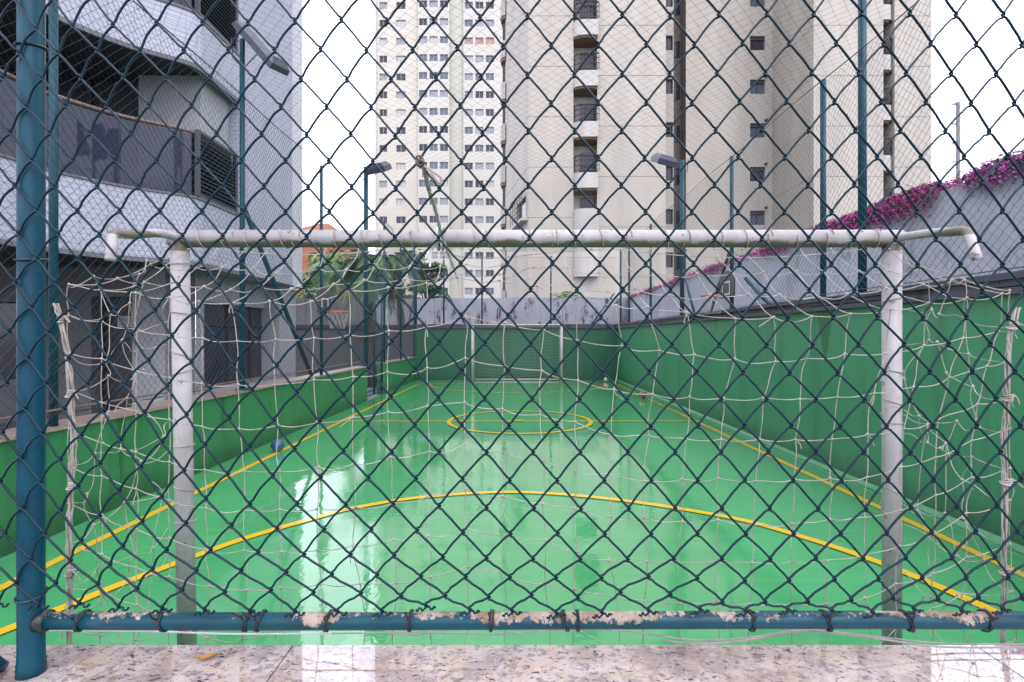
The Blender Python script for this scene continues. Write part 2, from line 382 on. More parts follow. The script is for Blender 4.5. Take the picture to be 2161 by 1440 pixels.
def stripe(pts, wd, z):
    p = np.array(pts, float); d = np.gradient(p, axis=0); d /= np.linalg.norm(d, axis=1)[:, None]
    n = np.stack([-d[:, 1], d[:, 0]], 1) * wd / 2; a, b = p + n, p - n; k = len(p)
    v = [(x, y, z) for x, y in a] + [(x, y, z) for x, y in b]
    return MB().add(v, [(k + i, k + i + 1, i + 1, i) for i in range(k - 1)])
def seg(a, b, n=12): return [tuple(np.array(a) * (1 - i / n) + np.array(b) * i / n) for i in range(n + 1)]
def catmull(pts, n=8):
    p = [np.array(q, float) for q in pts]; p = [2 * p[0] - p[1]] + p + [2 * p[-1] - p[-2]]; out = []
    for i in range(1, len(p) - 2):
        for k in range(n):
            s = k / n; out.append(.5 * ((2 * p[i]) + (-p[i - 1] + p[i + 1]) * s + (2 * p[i - 1] - 5 * p[i] + 4 * p[i + 1] - p[i + 2]) * s * s + (-p[i - 1] + 3 * p[i] - 3 * p[i + 1] + p[i + 2]) * s ** 3))
    out.append(p[-2]); return out
obj('sideline', stripe(seg((-3.03, 1.3), (-3.08, 16.6)), .072, .004), M['line'], cf)
obj('sideline', stripe(seg((3.15, 1.3), (3.2, 16.6)), .072, .004), M['line'], cf)
obj('halfway_line', stripe(seg((-3.0, 9.25), (3.12, 9.25)), .07, .008), M['line'], cf)
obj('goal_line', stripe(seg((-3.12, 16.65), (3.24, 16.65)), .07, .008), M['line'], cf)
obj('centre_circle', stripe([(.075 + 1.24 * math.cos(a), 9.27 + 1.24 * math.sin(a)) for a in np.linspace(0, 2 * math.pi, 73)], .075, .012), M['line'], cf)
obj('centre_spot', MB().add([(.06 + .07 * math.cos(a), 9.25 + .07 * math.sin(a), .016) for a in np.linspace(0, 2 * math.pi, 17)[:-1]], [tuple(range(16))]), M['line'], cf)
arc = [(-60, 1360), (150, 1278), (250, 1237), (400, 1180), (520, 1137), (650, 1099), (750, 1073), (900, 1050), (1090, 1040), (1300, 1056), (1540, 1094), (1700, 1137), (1858, 1190), (1980, 1240), (2085, 1287), (2190, 1335)]
fl = lambda x, y: ((x - CX) * EYE / (y - CY), F * EYE / (y - CY))
obj('penalty_arc', stripe(catmull([fl(*q) for q in arc]), .075, .008), M['line'], cf)
obj('penalty_arc', stripe([(.07 + 2.75 * math.cos(a), 16.62 - 2.7 * math.sin(a)) for a in np.linspace(0, math.pi, 49)], .075, .012), M['line'], cf)

# ------------------------------------------------------------------ low walls
def slabs(parent, axis, a0, a1, step, c0, c1, z0, z1, m, gap=.006, jit=.0, name='coping_slab', rnd=None):
    a = a0; i = 0
    while a < a1 - .05:
        b = min(a + step * (1 + (rng.uniform(-.2, .2) if rnd else 0)), a1)
        j = rng.uniform(-jit, jit); k = rng.uniform(-jit, jit) * .6
        if axis == 'y': mb = MB().box(c0 + j, c1 + j, a + gap / 2, b - gap / 2, z0 + k * .3 + .001, z1 + k)
        else: mb = MB().box(a + gap / 2, b - gap / 2, c0 + j, c1 + j, z0 + k * .3 + .001, z1 + k)
        obj(name, mb, m, parent); a = b; i += 1
GATE0, GATE1 = 12.25, 13.85
lw = thing('court_wall', 'low green wall with pale stone capping along the left side of court', 'wall', (XL, 7, 0))
obj('wall_body', MB().box(XL - .2, XL, 1.16, GATE0, -.03, COP - .03), M['gwall_l'], lw)
slabs(lw, 'y', 1.16, GATE0, 1.23, XL - .24, XL + .03, COP - .03, COP, M['granite2'], jit=.004)
obj('wall_body', MB().box(XL - .2, XL, GATE1, YF, -.03, COP - .03), M['gwall_l'], lw)
slabs(lw, 'y', GATE1, YF - .01, 1.2, XL - .24, XL + .03, COP - .03, COP, M['granite2'], jit=.004)

BT = EYE + .30
rw = thing('court_wall', 'tall green wall topped with dark weathered slabs along the right side', 'wall', (XR, 9, 0))
obj('wall_body', MB().box(XR, XR + .25, 1.16, YF + .3, -.03, BT), M['gwall_r'], rw)
obj('base_fillet', MB().add([(XR - .05, 1.16, .001), (XR - .05, YF, .001), (XR - .05, YF, .012), (XR - .05, 1.16, .012), (XR - .001, 1.16, 0.04), (XR - .001, YF, 0.04)], [(0, 1, 2, 3), (3, 2, 5, 4)]), M['fillet'], rw)
for k, (d0, z0, z1) in enumerate(((-.06, BT, BT + .052), (-.045, BT + .055, BT + .10), (-.07, BT + .103, BT + .152))):
    slabs(rw, 'y', 1.16 + k * .37, YF + .3, 1.35, XR + d0, XR + .32, z0, z1, M['slate'], jit=.012, name='coping_slab', rnd=True)
fw = thing('court_wall', 'dark green end wall behind the far goal', 'wall', (0, YF, 0))
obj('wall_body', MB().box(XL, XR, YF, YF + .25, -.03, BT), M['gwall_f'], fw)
slabs(fw, 'x', XL, XR - .07, 1.7, YF - .06, YF + .3, BT + .001, BT + .15, M['slate'], jit=.008, rnd=True)
gw = thing('garden_wall', 'dull grey wall with dark capping between far court corner and left building', 'wall', (-6.5, YF, 0))
obj('wall_body', MB().box(-10.5, XL - .01, YF + .02, YF + .25, -.03, BT), M['gwallgrey'], gw)
slabs(gw, 'x', -10.5, XL - .01, 1.7, YF - .03, YF + .3, BT + .001, BT + .13, M['slate'], jit=.006, rnd=True)

nw = thing('near_wall', 'low wall with polished speckled granite coping below the near fence', 'wall', (0, .95, 0))
obj('wall_body', MB().box(-4.2, 4.2, .72, 1.13, -.03, COP - .03), M['gwall_l'], nw)
for a, b in ((-4.2, -3.45), (-3.45, -1.967), (-1.967, -.4855), (-.4825, .998), (1.001, 2.48), (2.483, 4.2)):
    mb = MB(); z0, z1, y0, y1, r = COP - .03, COP, .68, 1.151, .006
    sec = [(y0 + r, z0), (y0, z0 + r), (y0, z1 - r), (y0 + r, z1), (y1 - r, z1), (y1, z1 - r), (y1, z0 + r), (y1 - r, z0)]
    n = len(sec)
    mb.add([(a, y, z) for y, z in sec] + [(b, y, z) for y, z in sec], [tuple(range(n)), tuple(range(2 * n - 1, n - 1, -1))] + [(i, n + i, n + (i + 1) % n, (i + 1) % n) for i in range(n)])
    obj('granite_slab', mb, M['granite'], nw)

# ------------------------------------------------------------------ boundary walls
br = thing('boundary_wall', 'tall blue-grey concrete neighbour wall behind the right fence', 'wall', (5.2, 12, 0))
WR = EYE + 1.79
yy = 2.0
while yy < 24:
    y2 = min(yy + 3.1, 24.2); dz = rng.uniform(-.05, .05)
    obj('wall_panel', MB().box(5.2, 5.42, yy + .006, y2 - .006, -.03, WR + dz), M['bwall_r'], br); yy = y2
bf = thing('boundary_wall', 'stained pale grey concrete wall behind the far court end', 'wall', (-2, 24, 0))
xx = -12.5
while xx < 5.1:
    x2 = min(xx + 2.93, 5.15)
    obj('wall_panel', MB().box(xx + .008, x2 - .008, 24, 24.22, -.03, WR + rng.uniform(-.03, .02)), M['bwall_f'] if x2 > -4.2 else M['gwallgrey'], bf); xx = x2
tag(obj('planter_soil', MB().box(XR + .26, 5.19, 1.2, 23.9, -.025, BT - .05), M['ground']), kind='structure')

# ------------------------------------------------------------------ chain link
def chain(o, u, L, H, pitch, r, dn, sag=.0):
    """rows of zig-zag wires woven in the plane o + s*u + z; dn = normal"""
    mb = MB(); o, u, dn = (np.array(a, float) for a in (o, u, dn)); hp = pitch / 2
    nz = int(H / hp) + 1; nw_ = int(L / hp)
    z = np.arange(nz) * hp
    for i in range(nw_):
        par = (np.arange(nz) + i) % 2
        s = i * hp + par * hp * 1.02 + rng.normal(0, .0025, nz)
        d = np.where((np.arange(nz) % 2) == 0, r, -r)
        bow = .02 * math.sin(i * .11) * np.sin(z / H * 3.14)
        p = o[None] + s[:, None] * u[None] + np.outer(z, (0, 0, 1)) + (d + bow)[:, None] * dn[None]
        mb.tube(p, r, 3, False, ref=dn)
    return mb
def fence_posts(parent, xs, y_of, zb, zt, r, m, horiz='y'):
    pass

HT = EYE + 3.03
lf = thing('chain_link_fence', 'tall teal chain link fence on the low left wall', 'fence', (XL - .1, 7, COP))
xf = XL + .03
obj('wire_mesh', chain((xf, 1.2, COP + .08), (0, 1, 0), GATE0 - 1.2, HT - COP - .08, .088, .0021, (1, 0, 0)), M['wire_far'], lf, kind='stuff')
obj('wire_mesh', chain((xf, GATE1, COP + .08), (0, 1, 0), YF - GATE1, HT - COP - .08, .088, .0021, (1, 0, 0)), M['wire_far'], lf, kind='stuff')
for y in (1.25, 3.95, 9.4, GATE1 + .05, 15.9, 18.0):
    r = .029 if y < 4.2 else .028
    obj('post', MB().tube([(xf - .05, y, COP), (xf - .05, y, HT + .03)], r, 10), M['teal2'], lf, True)
for z in (COP + .09, HT):
    obj('tension_wire', MB().tube([(xf - .01, y, z + (.012 * math.sin(y * 2.3) if z > 2 else 0)) for y in np.arange(1.2, GATE0 + .01, .3)], .0065 if z > 2 else .0045, 5), M['tie'], lf)
    obj('tension_wire', MB().tube([(xf - .01, y, z) for y in np.arange(GATE1, 18.1, .5)], .0045, 5), M['tie'], lf)
obj('bottom_rod', MB().tube([(xf + .01, y, COP + .13) for y in np.arange(3.2, 12, .5)], .008, 6), M['brownrail'], lf)
obj('diagonal_brace', MB().tube([(xf - .08, 6.75, EYE + 1.7), (xf - .08, 9.0, COP + .04)], .034, 8), M['teal2'], lf, True)
obj('diagonal_brace', MB().tube([(xf - .3, 1.3, EYE - .55), (xf - .08, 3.5, EYE - .42)], .03, 8), M['teal2'], lf, True)

rf = thing('chain_link_fence', 'teal chain link fence standing on the right wall', 'fence', (XR + .15, 9, BT + .15))
xr = XR + .1
obj('wire_mesh', chain((xr, 1.2, BT + .17), (0, 1, 0), YF - 1.2, HT - BT - .2, .088, .0019, (1, 0, 0)), M['wire_far'], rf, kind='stuff')
for y in (3.6, 6.24, 8.88, 14.2, 16.9, 18.25):
    obj('post', MB().tube([(xr + .05, y, BT + .15), (xr + .05, y, HT + .02)], .033, 10), M['teal2'], rf, True)
obj('tension_wire', MB().tube([(xr, y, HT - .02 + .012 * math.sin(y * 2.1)) for y in np.arange(1.2, 18.3, .3)], .0065, 5), M['tie'], rf)
obj('tension_wire', MB().tube([(xr, y, BT + .2) for y in np.arange(1.2, 18.3, .6)], .0045, 5), M['tie'], rf)
obj('diagonal_brace', MB().tube([(xr + .12, 9.14, EYE + 1.5), (xr + .12, 10.05, BT + .15)], .027, 8), M['tie'], rf, True)
obj('diagonal_brace', MB().tube([(xr + .12, 8.5, EYE + .95), (xr + .12, 7.65, BT + .15)], .03, 8), M['teal2'], rf, True)
obj('diagonal_brace', MB().tube([(xr + .12, 11.7, EYE + 1.5), (xr + .12, 10.9, BT + .15)], .027, 8), M['teal2'], rf, True)

ff = thing('chain_link_fence', 'teal chain link fence on the end wall behind the far goal', 'fence', (0, YF + .1, BT + .15))
yf = YF + .08
obj('wire_mesh', chain((XL, yf, BT + .17), (1, 0, 0), XR - XL, 2.3, .088, .0022, (0, 1, 0)), M['wire_far'], ff, kind='stuff')
for x in (XL - .03, -2.5, -1.17, 1.23):
    obj('post', MB().tube([(x, yf + .05, BT + .15), (x, yf + .05, HT - .2)], .028 if x > -3 else .045, 8), M['teal2'], ff, True)
obj('tension_wire', MB().tube([(XL, yf, HT - .25), (XR, yf, HT - .25)], .005, 5), M['tie'], ff)
for (x0, z0, x1, z1) in ((3.45, EYE + 1.55, 2.65, BT + .15), (-2.4, EYE + 1.55, -1.75, BT + .15), (-3.5, EYE + 1.6, -3.95, .85)):
    obj('diagonal_brace', MB().tube([(x0, yf + .06, z0), (x1, yf + .06, z1)], .024, 8), M['teal2'], ff, True)

gt = thing('fence_gate', 'narrow chain link gate in the gap of the left wall', 'gate', (XL, 13, 0))
for y in (GATE0 + .06, 13.05, GATE1 - .06):
    obj('frame_bar', MB().tube([(XL - .06, y, .06), (XL - .06, y, 3.1)], .028, 8), M['teal2'], gt, True)
for z in (.08, .18, 1.6, 3.08):
    obj('frame_bar', MB().tube([(XL - .06, GATE0 + .06, z), (XL - .06, GATE1 - .06, z)], .02, 8, ref=(0, 0, 1)), M['teal2'], gt, True)
obj('wire_mesh', chain((XL - .06, GATE0 + .06, .1), (0, 1, 0), GATE1 - GATE0 - .12, 2.95, .088, .0022, (1, 0, 0)), M['wire_far'], gt, kind='stuff')

# overhead net
mb = MB(); z0 = HT - .03; A, B_, C, D = XL, XR + .1, 1.6, YF
sagz = lambda x, y: z0 - .22 * math.sin(math.pi * (x - A) / (B_ - A)) * (.6 + .4 * math.sin(y * .9)) - .02 * math.sin(3 * x + 1.3 * y)
for sgn in (1, -1):
    c = -30.0
    while c < 30:
        pts = []
        for x in np.arange(A, B_ + .01, .5):
            y = c + sgn * x * 1.15
            if C <= y <= D: pts.append((x, y, sagz(x, y)))
        if len(pts) > 1: mb.tube(pts, .0011, 3, False, ref=(0, 0, 1))
        c += .155
on = obj('overhead_net', mb, M['netline'])
tag(on, 'fine dark safety net stretched over the top of the court', 'net')

# ------------------------------------------------------------------ left building
LB = thing('apartment_building', 'white tiled building with curved balconies and louvres on the left', 'building', (-8, 9, 0))
curve = catmull([(-7.2, 3.2), (-6.6, 4.8), (-6.28, 6.3), (-6.18, 7.0), (-5.75, 7.72), (-5.16, 8.22), (-5.06, 8.45)], 5)
curve = [tuple(c) for c in curve]
full = curve + [(-5.05, 9.0), (-5.05, 9.6)]
back = lambda line: line + [(-15, line[-1][1]), (-15, line[0][1])]
def slab_poly(line): return [(x, y) for x, y in line] + [(-15.0, line[-1][1]), (-15.0, line[0][1])]
lv = [(2.68, 3.68), (5.81, 6.60), (8.75, 9.55), (11.7, 12.5)]
for a, b in lv:
    obj('fascia', MB().band(full, .16, a, b), M['tile'], LB)
    obj('floor_slab', MB().prism([(x - .17, y) for x, y in full] + [(-15, 9.6), (-15, 3.2)], b - .35, b - .05), M['plasterl'], LB)
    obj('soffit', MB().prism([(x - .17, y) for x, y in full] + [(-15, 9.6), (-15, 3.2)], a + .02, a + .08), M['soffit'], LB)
    obj('drip_edge', MB().band([(x + .02, y - .01) for x, y in full], .06, b, b + .035), M['plaster'], LB)
    obj('drip_edge', MB().band([(x + .025, y - .01) for x, y in full], .05, a - .07, a), M['plaster'], LB)
# side wall and corner pier
obj('side_wall', MB().box(-15, -5.05, 9.602, 11.9, 2.66, 15), M['tile'], LB)
obj('corner_pier', MB().prism([(-5.05, 11.902), (-5.15, 12.7), (-15, 12.7), (-15, 11.902)], 2.66, 15), M['pier'], LB)
# ground floor
obj('ground_wall', MB().wall((-13, 9.2, 0), (1, 0, 0), (0, -1, 0), (0, 7.4), (-.03, 2.68), [(.6, 2.2, .75, 2.1), (2.9, 4.3, .75, 2.1), (5.58, 6.42, -.03, 2.19)], .3), M['plaster'], LB)
obj('pier', MB().box(-6.62, -6.05, 9.08, 9.19, -.03, 2.66), M['plasterl'], LB)
obj('ground_wall', MB().wall((-5.6, 9.21, 0), (0, 1, 0), (1, 0, 0), (0, 3.4), (-.03, 2.66), [(.25, 3.0, .55, 2.12)], .12), M['plasterl'], LB)
obj('corner_pier', MB().box(-5.75, -5.3, 11.8, 12.68, -.03, 2.65), M['plasterl'], LB)
dr = obj('door', MB().box(-7.43, -6.57, 9.42, 9.47, -.02, 2.19), M['black'], LB, label='dark entrance door under the balcony')
obj('notice', MB().box(-7.12, -6.78, 9.405, 9.415, 1.66, 1.86), M['paper'], dr)
for k in range(4): obj('printed_line', MB().box(-7.08, -6.82, 9.402, 9.404, 1.70 + k * .035, 1.708 + k * .035), M['plaster'], dr)
obj('door_handle', MB().tube([(-6.66, 9.36, .95), (-6.66, 9.36, 1.25)], .012, 6), M['alu'], dr)
for a, b in ((-12.4, -10.8), (-10.1, -8.7)):
    wn = obj('window', MB().box(a, b, 9.44, 9.47, .75, 2.1), M['glassd'], LB)
    obj('mullion', MB().box((a + b) / 2 - .02, (a + b) / 2 + .02, 9.41, 9.44, .75, 2.1), M['ironb'], wn)
wn = obj('window', MB().box(-5.72, -5.70, 9.46, 12.21, .55, 2.12), M['glassd'], LB)
for y in (9.48, 10.38, 11.28, 12.18): obj('mullion', MB().box(-5.70, -5.66, y - .025, y + .025, .55, 2.12), M['ironb'], wn)
obj('transom', MB().box(-5.70, -5.665, 9.5, 12.2, 1.70, 1.735), M['ironb'], wn)
# storeys above: glass balustrade, rail, louvre, recessed room
for s, (fl_, ce) in enumerate(((3.68, 5.81), (6.60, 8.75), (9.55, 11.7))):
    obj('room_wall', MB().box(-6.25, -5.22, 8.72, 9.59, fl_ + .001, ce + .01), M['plasterl'], LB)
    rm = obj('balcony_door', MB().box(-14.9, -6.26, 8.92, 8.97, fl_ + .001, ce + .01), M['black'], LB)
    for x in (-12.5, -10.6, -8.7, -7.2): obj('door_frame', MB().box(x - .03, x + .03, 8.88, 8.918, fl_ + .002, ce + .005), M['soffit'], rm)
    obj('column', MB().box(-14.8, -14.3, 8.3, 8.8, fl_ + .001, ce + .01), M['plasterl'], LB)
    cp = curve[:-3]; step = 5
    for i in range(0, len(cp) - 1, step):
        sgm = cp[i:i + step + 1]
        if len(sgm) < 2: continue
        sh = [(x - .06, y + .02) for x, y in sgm]
        obj('glass_panel', MB().band(sh, .014, fl_ + .06, fl_ + 1.02), M['tint'] if 'tint' in M else M['glassb'], LB)
        obj('baluster', MB().box(sh[0][0] - .04, sh[0][0] - .005, sh[0][1] - .02, sh[0][1] + .02, fl_, fl_ + 1.05), M['ironb'], LB)
    obj('handrail', MB().tube([(x - .06, y + .02, fl_ + 1.06) for x, y in curve], .032, 8, ref=(0, 0, 1)), M['brownrail'], LB, True)
    fr = MB()
    for y in (8.42, 9.56): fr.box(-5.12, -5.06, y - .03, y + .03, fl_ + .06, fl_ + 1.12)
    for z in (fl_ + .07, fl_ + 1.1): fr.box(-5.118, -5.062, 8.45, 9.53, z - .025, z + .025)
    lp = obj('louvre_panel', fr, M['louvre'], LB)
    sl = MB()
    sl.obox((0, 0, 0), (.028, 0, -.022), (0, .535, 0), (.004, 0, .005)); sme = sl.mesh('slat', M['louvre'])
    for k in range(15): inst('slat', sme, (-5.09, 8.99, fl_ + .13 + k * .067), lp)
    obj('backing', MB().box(-5.20, -5.17, 8.42, 9.56, fl_, fl_ + 1.12), M['black'], lp)
obj('air_unit', MB().box(-6.1, -5.6, 8.4, 8.68, 3.66, 4.05), M['plaster'], LB)

# ------------------------------------------------------------------ far tower with window rows
YA = 85.0; sa = F / YA
TA = thing('apartment_tower', 'tall cream tower with rows of triple windows behind the trees', 'building', (-12, YA, 0))
pxX = lambda px, Y: (px - CX) * Y / F
rows = [EYE + (CY - (12 + 37.7 * k)) / sa for k in range(-1, 17)]
ZT = 66
def slots(cols, yfront, xa, xb, mt, nm):
    holes = []
    for z in rows:
        for (c0, c1) in cols: holes.append((pxX(c0, YA) - xa, pxX(c1, YA) - xa, z - .56, z + .56))
    obj(nm, MB().wall((xa, yfront, 0), (1, 0, 0), (0, -1, 0), (0, xb - xa), (-.03, ZT), holes, .22), mt, TA)
    return holes
x783, x798, x883, x949, x978, x1065 = (pxX(v, YA) for v in (783, 798, 883, 949, 978, 1075))
def winmesh(wd, ht, nm):
    f = MB(); t_ = .06
    f.box(-wd / 2, wd / 2, -.03, .03, -ht / 2, -ht / 2 + t_); f.box(-wd / 2, wd / 2, -.03, .03, ht / 2 - t_, ht / 2)
    for x in (-wd / 2, -t_ / 2, wd / 2 - t_): f.box(x, x + t_, -.029, .029, -ht / 2 + t_, ht / 2 - t_)
    p = MB().box(-wd / 2, wd / 2, .04, .06, -ht / 2, ht / 2)
    return f.mesh('window', M['alu']), {k: p.mesh('pane', M[k]) for k in ('glassd', 'glassb', 'curtain', 'blind', 'redcurt')}
groups = (([(798.5 + 2, 817), (836, 856)], YA, x798, x883, M['cream'], 'wall_bay'),
          ([(885, 902.5), (907, 924.5), (929, 946.5)], YA - .45, x883, x949, M['cream2'], 'wall_bay'),
          ([], YA + .4, x949, x978, M['sage'], 'wall_recess'),
          ([(980.5, 998), (1003, 1020.5), (1025, 1042.5)], YA - .1, x978, x1065, M['cream2'], 'wall_bay'))
wcache = {}
for gi, (cols, yfr, xa, xb, mt, nm) in enumerate(groups):
    hl = slots(cols, yfr, xa, xb, mt, nm)
    for h in hl:
        wd = round(h[1] - h[0], 2)
        if wd not in wcache: wcache[wd] = winmesh(wd, 1.12, 'w')
        fm, pm = wcache[wd]
        wi = inst('window', fm, (xa + (h[0] + h[1]) / 2, yfr + .16, (h[2] + h[3]) / 2), TA)
        zr = (h[2] + h[3]) / 2
        if gi == 3 and abs(zr - rows[3]) < .1: kd = 'redcurt'
        elif gi == 0: kd = rng.choice(['glassd', 'blind', 'curtain'], p=[.5, .3, .2])
        else: kd = rng.choice(['glassd', 'glassb', 'curtain', 'blind'], p=[.40, .28, .26, .06])
        link(bpy.data.objects.new('pane', pm[kd]), wi)
obj('side_bay', MB().prism([(x783, YA + 2.4), (x798, YA), (x798, YA + 16), (x783, YA + 16)], -.03, ZT), M['sage'], TA)
obj('bay_return', MB().box(x883 + .001, x883 + .06, YA - .449, YA + .41, -.03, ZT), M['cream2'], TA)
obj('bay_return', MB().box(x949 - .06, x949 - .001, YA - .449, YA + .41, -.03, ZT), M['cream2'], TA)
obj('bay_return', MB().box(x978 + .001, x978 + .06, YA - .099, YA + .41, -.03, ZT), M['cream2'], TA)
obj('tower_core', MB().box(x798, x1065, YA + .5, YA + 16, -.03, ZT + .5), M['cream'], TA)

# ------------------------------------------------------------------ near tower with wings
YB, YR = 30.0, 35.0; sb = F / YB; FH = 2.875
TB = thing('apartment_tower', 'beige tower with two wings, rounded balconies and a recessed centre', 'building', (10, YB, 0))
ZB = 30.0
zpar = [9.91 + FH * k for k in range(-0, 7)]        # undersides of balcony parapets
def panels(o, u, n, U, m, z0=0.0, off=0.0, holes=()):      # storey-high render panels with open joints
    z = z0
    tops = [zz for zz in np.arange(off, ZB, FH) if zz > z0 + .4] + [ZB]
    for t_ in tops:
        hs = [h for h in holes if h[2] > z and h[3] < t_]
        obj('wall_panel', MB().wall(o, u, n, U, (z + .012, t_ - .012), hs, .2), m, TB); z = t_
nx0, nx1 = 3.30, 4.66
ex = (1, 0, 0); sn = (0, -1, 0)
wl = [( .35 + 1.6, 0, 0, 0)]
panels((.73, YB, 0), ex, sn, (0, nx0 - .73), M['towerb'], -.03, 9.9 - 3 * FH + 1.28)
panels((nx1, YB, 0), ex, sn, (0, 8.57 - nx1), M['towerb'], -.03, 9.9 - 3 * FH + .75)
obj('joint_core', MB().box(.76, nx0 - .03, YB + .03, YR, -.03, ZB), M['towerb'], TB)
obj('joint_core', MB().box(nx1 + .03, 8.56, YB + .03, YR, -.03, ZB), M['towerb'], TB)
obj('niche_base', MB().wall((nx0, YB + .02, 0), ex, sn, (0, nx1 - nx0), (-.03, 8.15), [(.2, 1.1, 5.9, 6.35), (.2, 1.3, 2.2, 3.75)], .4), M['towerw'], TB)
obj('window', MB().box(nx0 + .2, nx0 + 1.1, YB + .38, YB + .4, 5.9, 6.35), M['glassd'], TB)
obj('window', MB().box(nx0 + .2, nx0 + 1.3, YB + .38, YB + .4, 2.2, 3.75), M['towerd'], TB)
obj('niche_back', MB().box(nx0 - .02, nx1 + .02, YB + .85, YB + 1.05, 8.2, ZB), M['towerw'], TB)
def balcony(parent, x0, x1, yb, zp, bulge=.4, flip=False):
    # plan: rounded nose towards the front-left, flush with the wall on the right
    pts = []
    for a in np.linspace(math.pi, math.pi / 2 * 1.0, 10)[::1]:
        pass
    L = x1 - x0
    arcp = [(x0 + L * (1 - math.cos(a)) * .55, yb - bulge * math.sin(a)) for a in np.linspace(0, math.pi / 2, 9)] + [(x1, yb - bulge)]
    if flip: arcp = [(x0 + x1 - x, y) for x, y in arcp][::-1]
    poly = arcp + [(x1, yb + 1.45), (x0, yb + 1.45)]
    b = obj('balcony', MB().prism(poly, zp, zp + .16).band(arcp, .12, zp + .16, zp + .86), M['towerw'], parent)
    obj('arched_soffit', MB().prism([(x0 + .02, yb - .1)] + [(x * 1.0, y + .1) for x, y in arcp[2:-1]] + [(x1 - .02, yb - .2), (x1 - .02, yb + 1.4), (x0 + .02, yb + 1.4)], zp - .1, zp - .002), M['ochre'], b)
    for z in (zp + 1.0, zp + 1.3, zp + 1.6, zp + 1.85):
        obj('rail_bar', MB().tube([(x + .05, y + .05, z) for x, y in arcp], .042 if z > zp + 1.8 else .024, 6, ref=(0, 0, 1)), M['ironb'], b)
    rb = MB()
    for x, y in arcp: rb.tube([(x + .05, y + .05, zp + .97), (x + .05, y + .05, zp + 1.85)], .022, 5)
    obj('rail_posts', rb, M['ironb'], b, kind='stuff')
    d = obj('balcony_door', MB().box(x0 + L * .36, x1 - .03, yb + .7, yb + .846, zp + .17, zp + 2.35), M['glassd'], b)
    return b
for zp in zpar: balcony(TB, nx0, nx1, YB, zp)
obj('balcony_door', MB().box(nx0 + .5, nx1 - .05, YB + .7, YB + .845, 8.2, 9.6), M['glassd'], TB)
obj('rounded_base', MB().prism([(nx0 + (nx1 - nx0) * (1 - math.cos(a)) * .55, YB - .5 * math.sin(a)) for a in np.linspace(0, math.pi / 2, 9)] + [(nx1, YB - .5), (nx1, YB + 1.4), (nx0, YB + 1.4)], 4.9, 8.72), M['towerw'], TB)
# recess between the wings
hs = []; zw = [20.47 + 2.89 * k for k in range(-6, 4)]
for z in zw: hs.append((5.55, 6.55, z, z + .95)); hs.append((.03, .50, z + .1, z + 1.1))
hb = [h for h in hs if h[2] > 0 and h[3] < ZB]
obj('recess_wall', MB().wall((9.97, YR, 0), ex, sn, (0, .55), (-.03, ZB), [h for h in hb if h[0] < 1], .25), M['towerb'], TB)
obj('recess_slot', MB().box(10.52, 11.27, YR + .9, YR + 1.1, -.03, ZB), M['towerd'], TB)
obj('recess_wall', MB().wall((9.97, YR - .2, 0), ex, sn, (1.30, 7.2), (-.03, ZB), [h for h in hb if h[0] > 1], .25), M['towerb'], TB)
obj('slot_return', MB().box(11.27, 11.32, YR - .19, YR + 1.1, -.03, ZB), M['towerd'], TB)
for h in hb:
    x0 = 9.97 + h[0]; yq = YR if h[0] < 1 else YR - .2
    wi = obj('window', MB().box(x0, 9.97 + h[1], yq + .17, yq + .2, h[2], h[2] + .05).box(x0, 9.97 + h[1], yq + .17, yq + .2, h[3] - .05, h[3]).box(x0 + (h[1] - h[0]) / 2 - .02, x0 + (h[1] - h[0]) / 2 + .02, yq + .171, yq + .199, h[2] + .05, h[3] - .05), M['ironb'], TB)
    obj('pane', MB().box(x0, 9.97 + h[1], yq + .205, yq + .22, h[2], h[3]), M['glassd' if h[0] < 1 or rng.random() < .3 else 'glassb'], wi)
    if h[0] > 1: obj('shutter_box', MB().box(x0, 9.97 + h[1], yq + .12, yq + .168, h[3] - .22, h[3] - .001), M['ironb'], wi)
    if h[0] > 1 and rng.random() < .7: obj('bracket', MB().box(9.97 + h[1] - .05, 9.97 + h[1] + .08, yq - .2, yq - .002, h[3] + .12, h[3] + .22), M['ironb'], wi)
for z in zw:
    obj('slot_window', MB().box(10.6, 11.2, YR + .85, YR + .895, z + .1, z + 1.2), M['glassd'], TB)
# right wing
ry0, ry1 = 20.98, 21.62
panels((17.0, YB, 0), ex, sn, (0, ry0 - 17.0), M['towerb'], -.03, 9.9 - 3 * FH + .75)
panels((ry1, YB, 0), ex, sn, (0, 23.72 - ry1), M['towerb'], -.03, 9.9 - 3 * FH + 1.28)
obj('joint_core', MB().box(17.03, ry0 - .03, YB + .03, YR + 3, -.03, ZB), M['towerb'], TB)
obj('joint_core', MB().box(ry1 + .03, 23.7, YB + .03, YR + 3, -.03, ZB), M['towerb'], TB)
panels((17.0, YR + .1, 0), (0, -1, 0), (-1, 0, 0), (0, YR + .1 - YB), M['towerb'], -.03, 9.9 - 3 * FH + .75)
obj('niche_back', MB().box(ry0 - .02, ry1 + .02, YB + 1.2, YB + 1.4, -.03, ZB), M['towerw'], TB)
for zp in [8.15 + FH * k for k in range(-2, 7)]: balcony(TB, ry0, ry1, YB + .35, zp, .3, True)
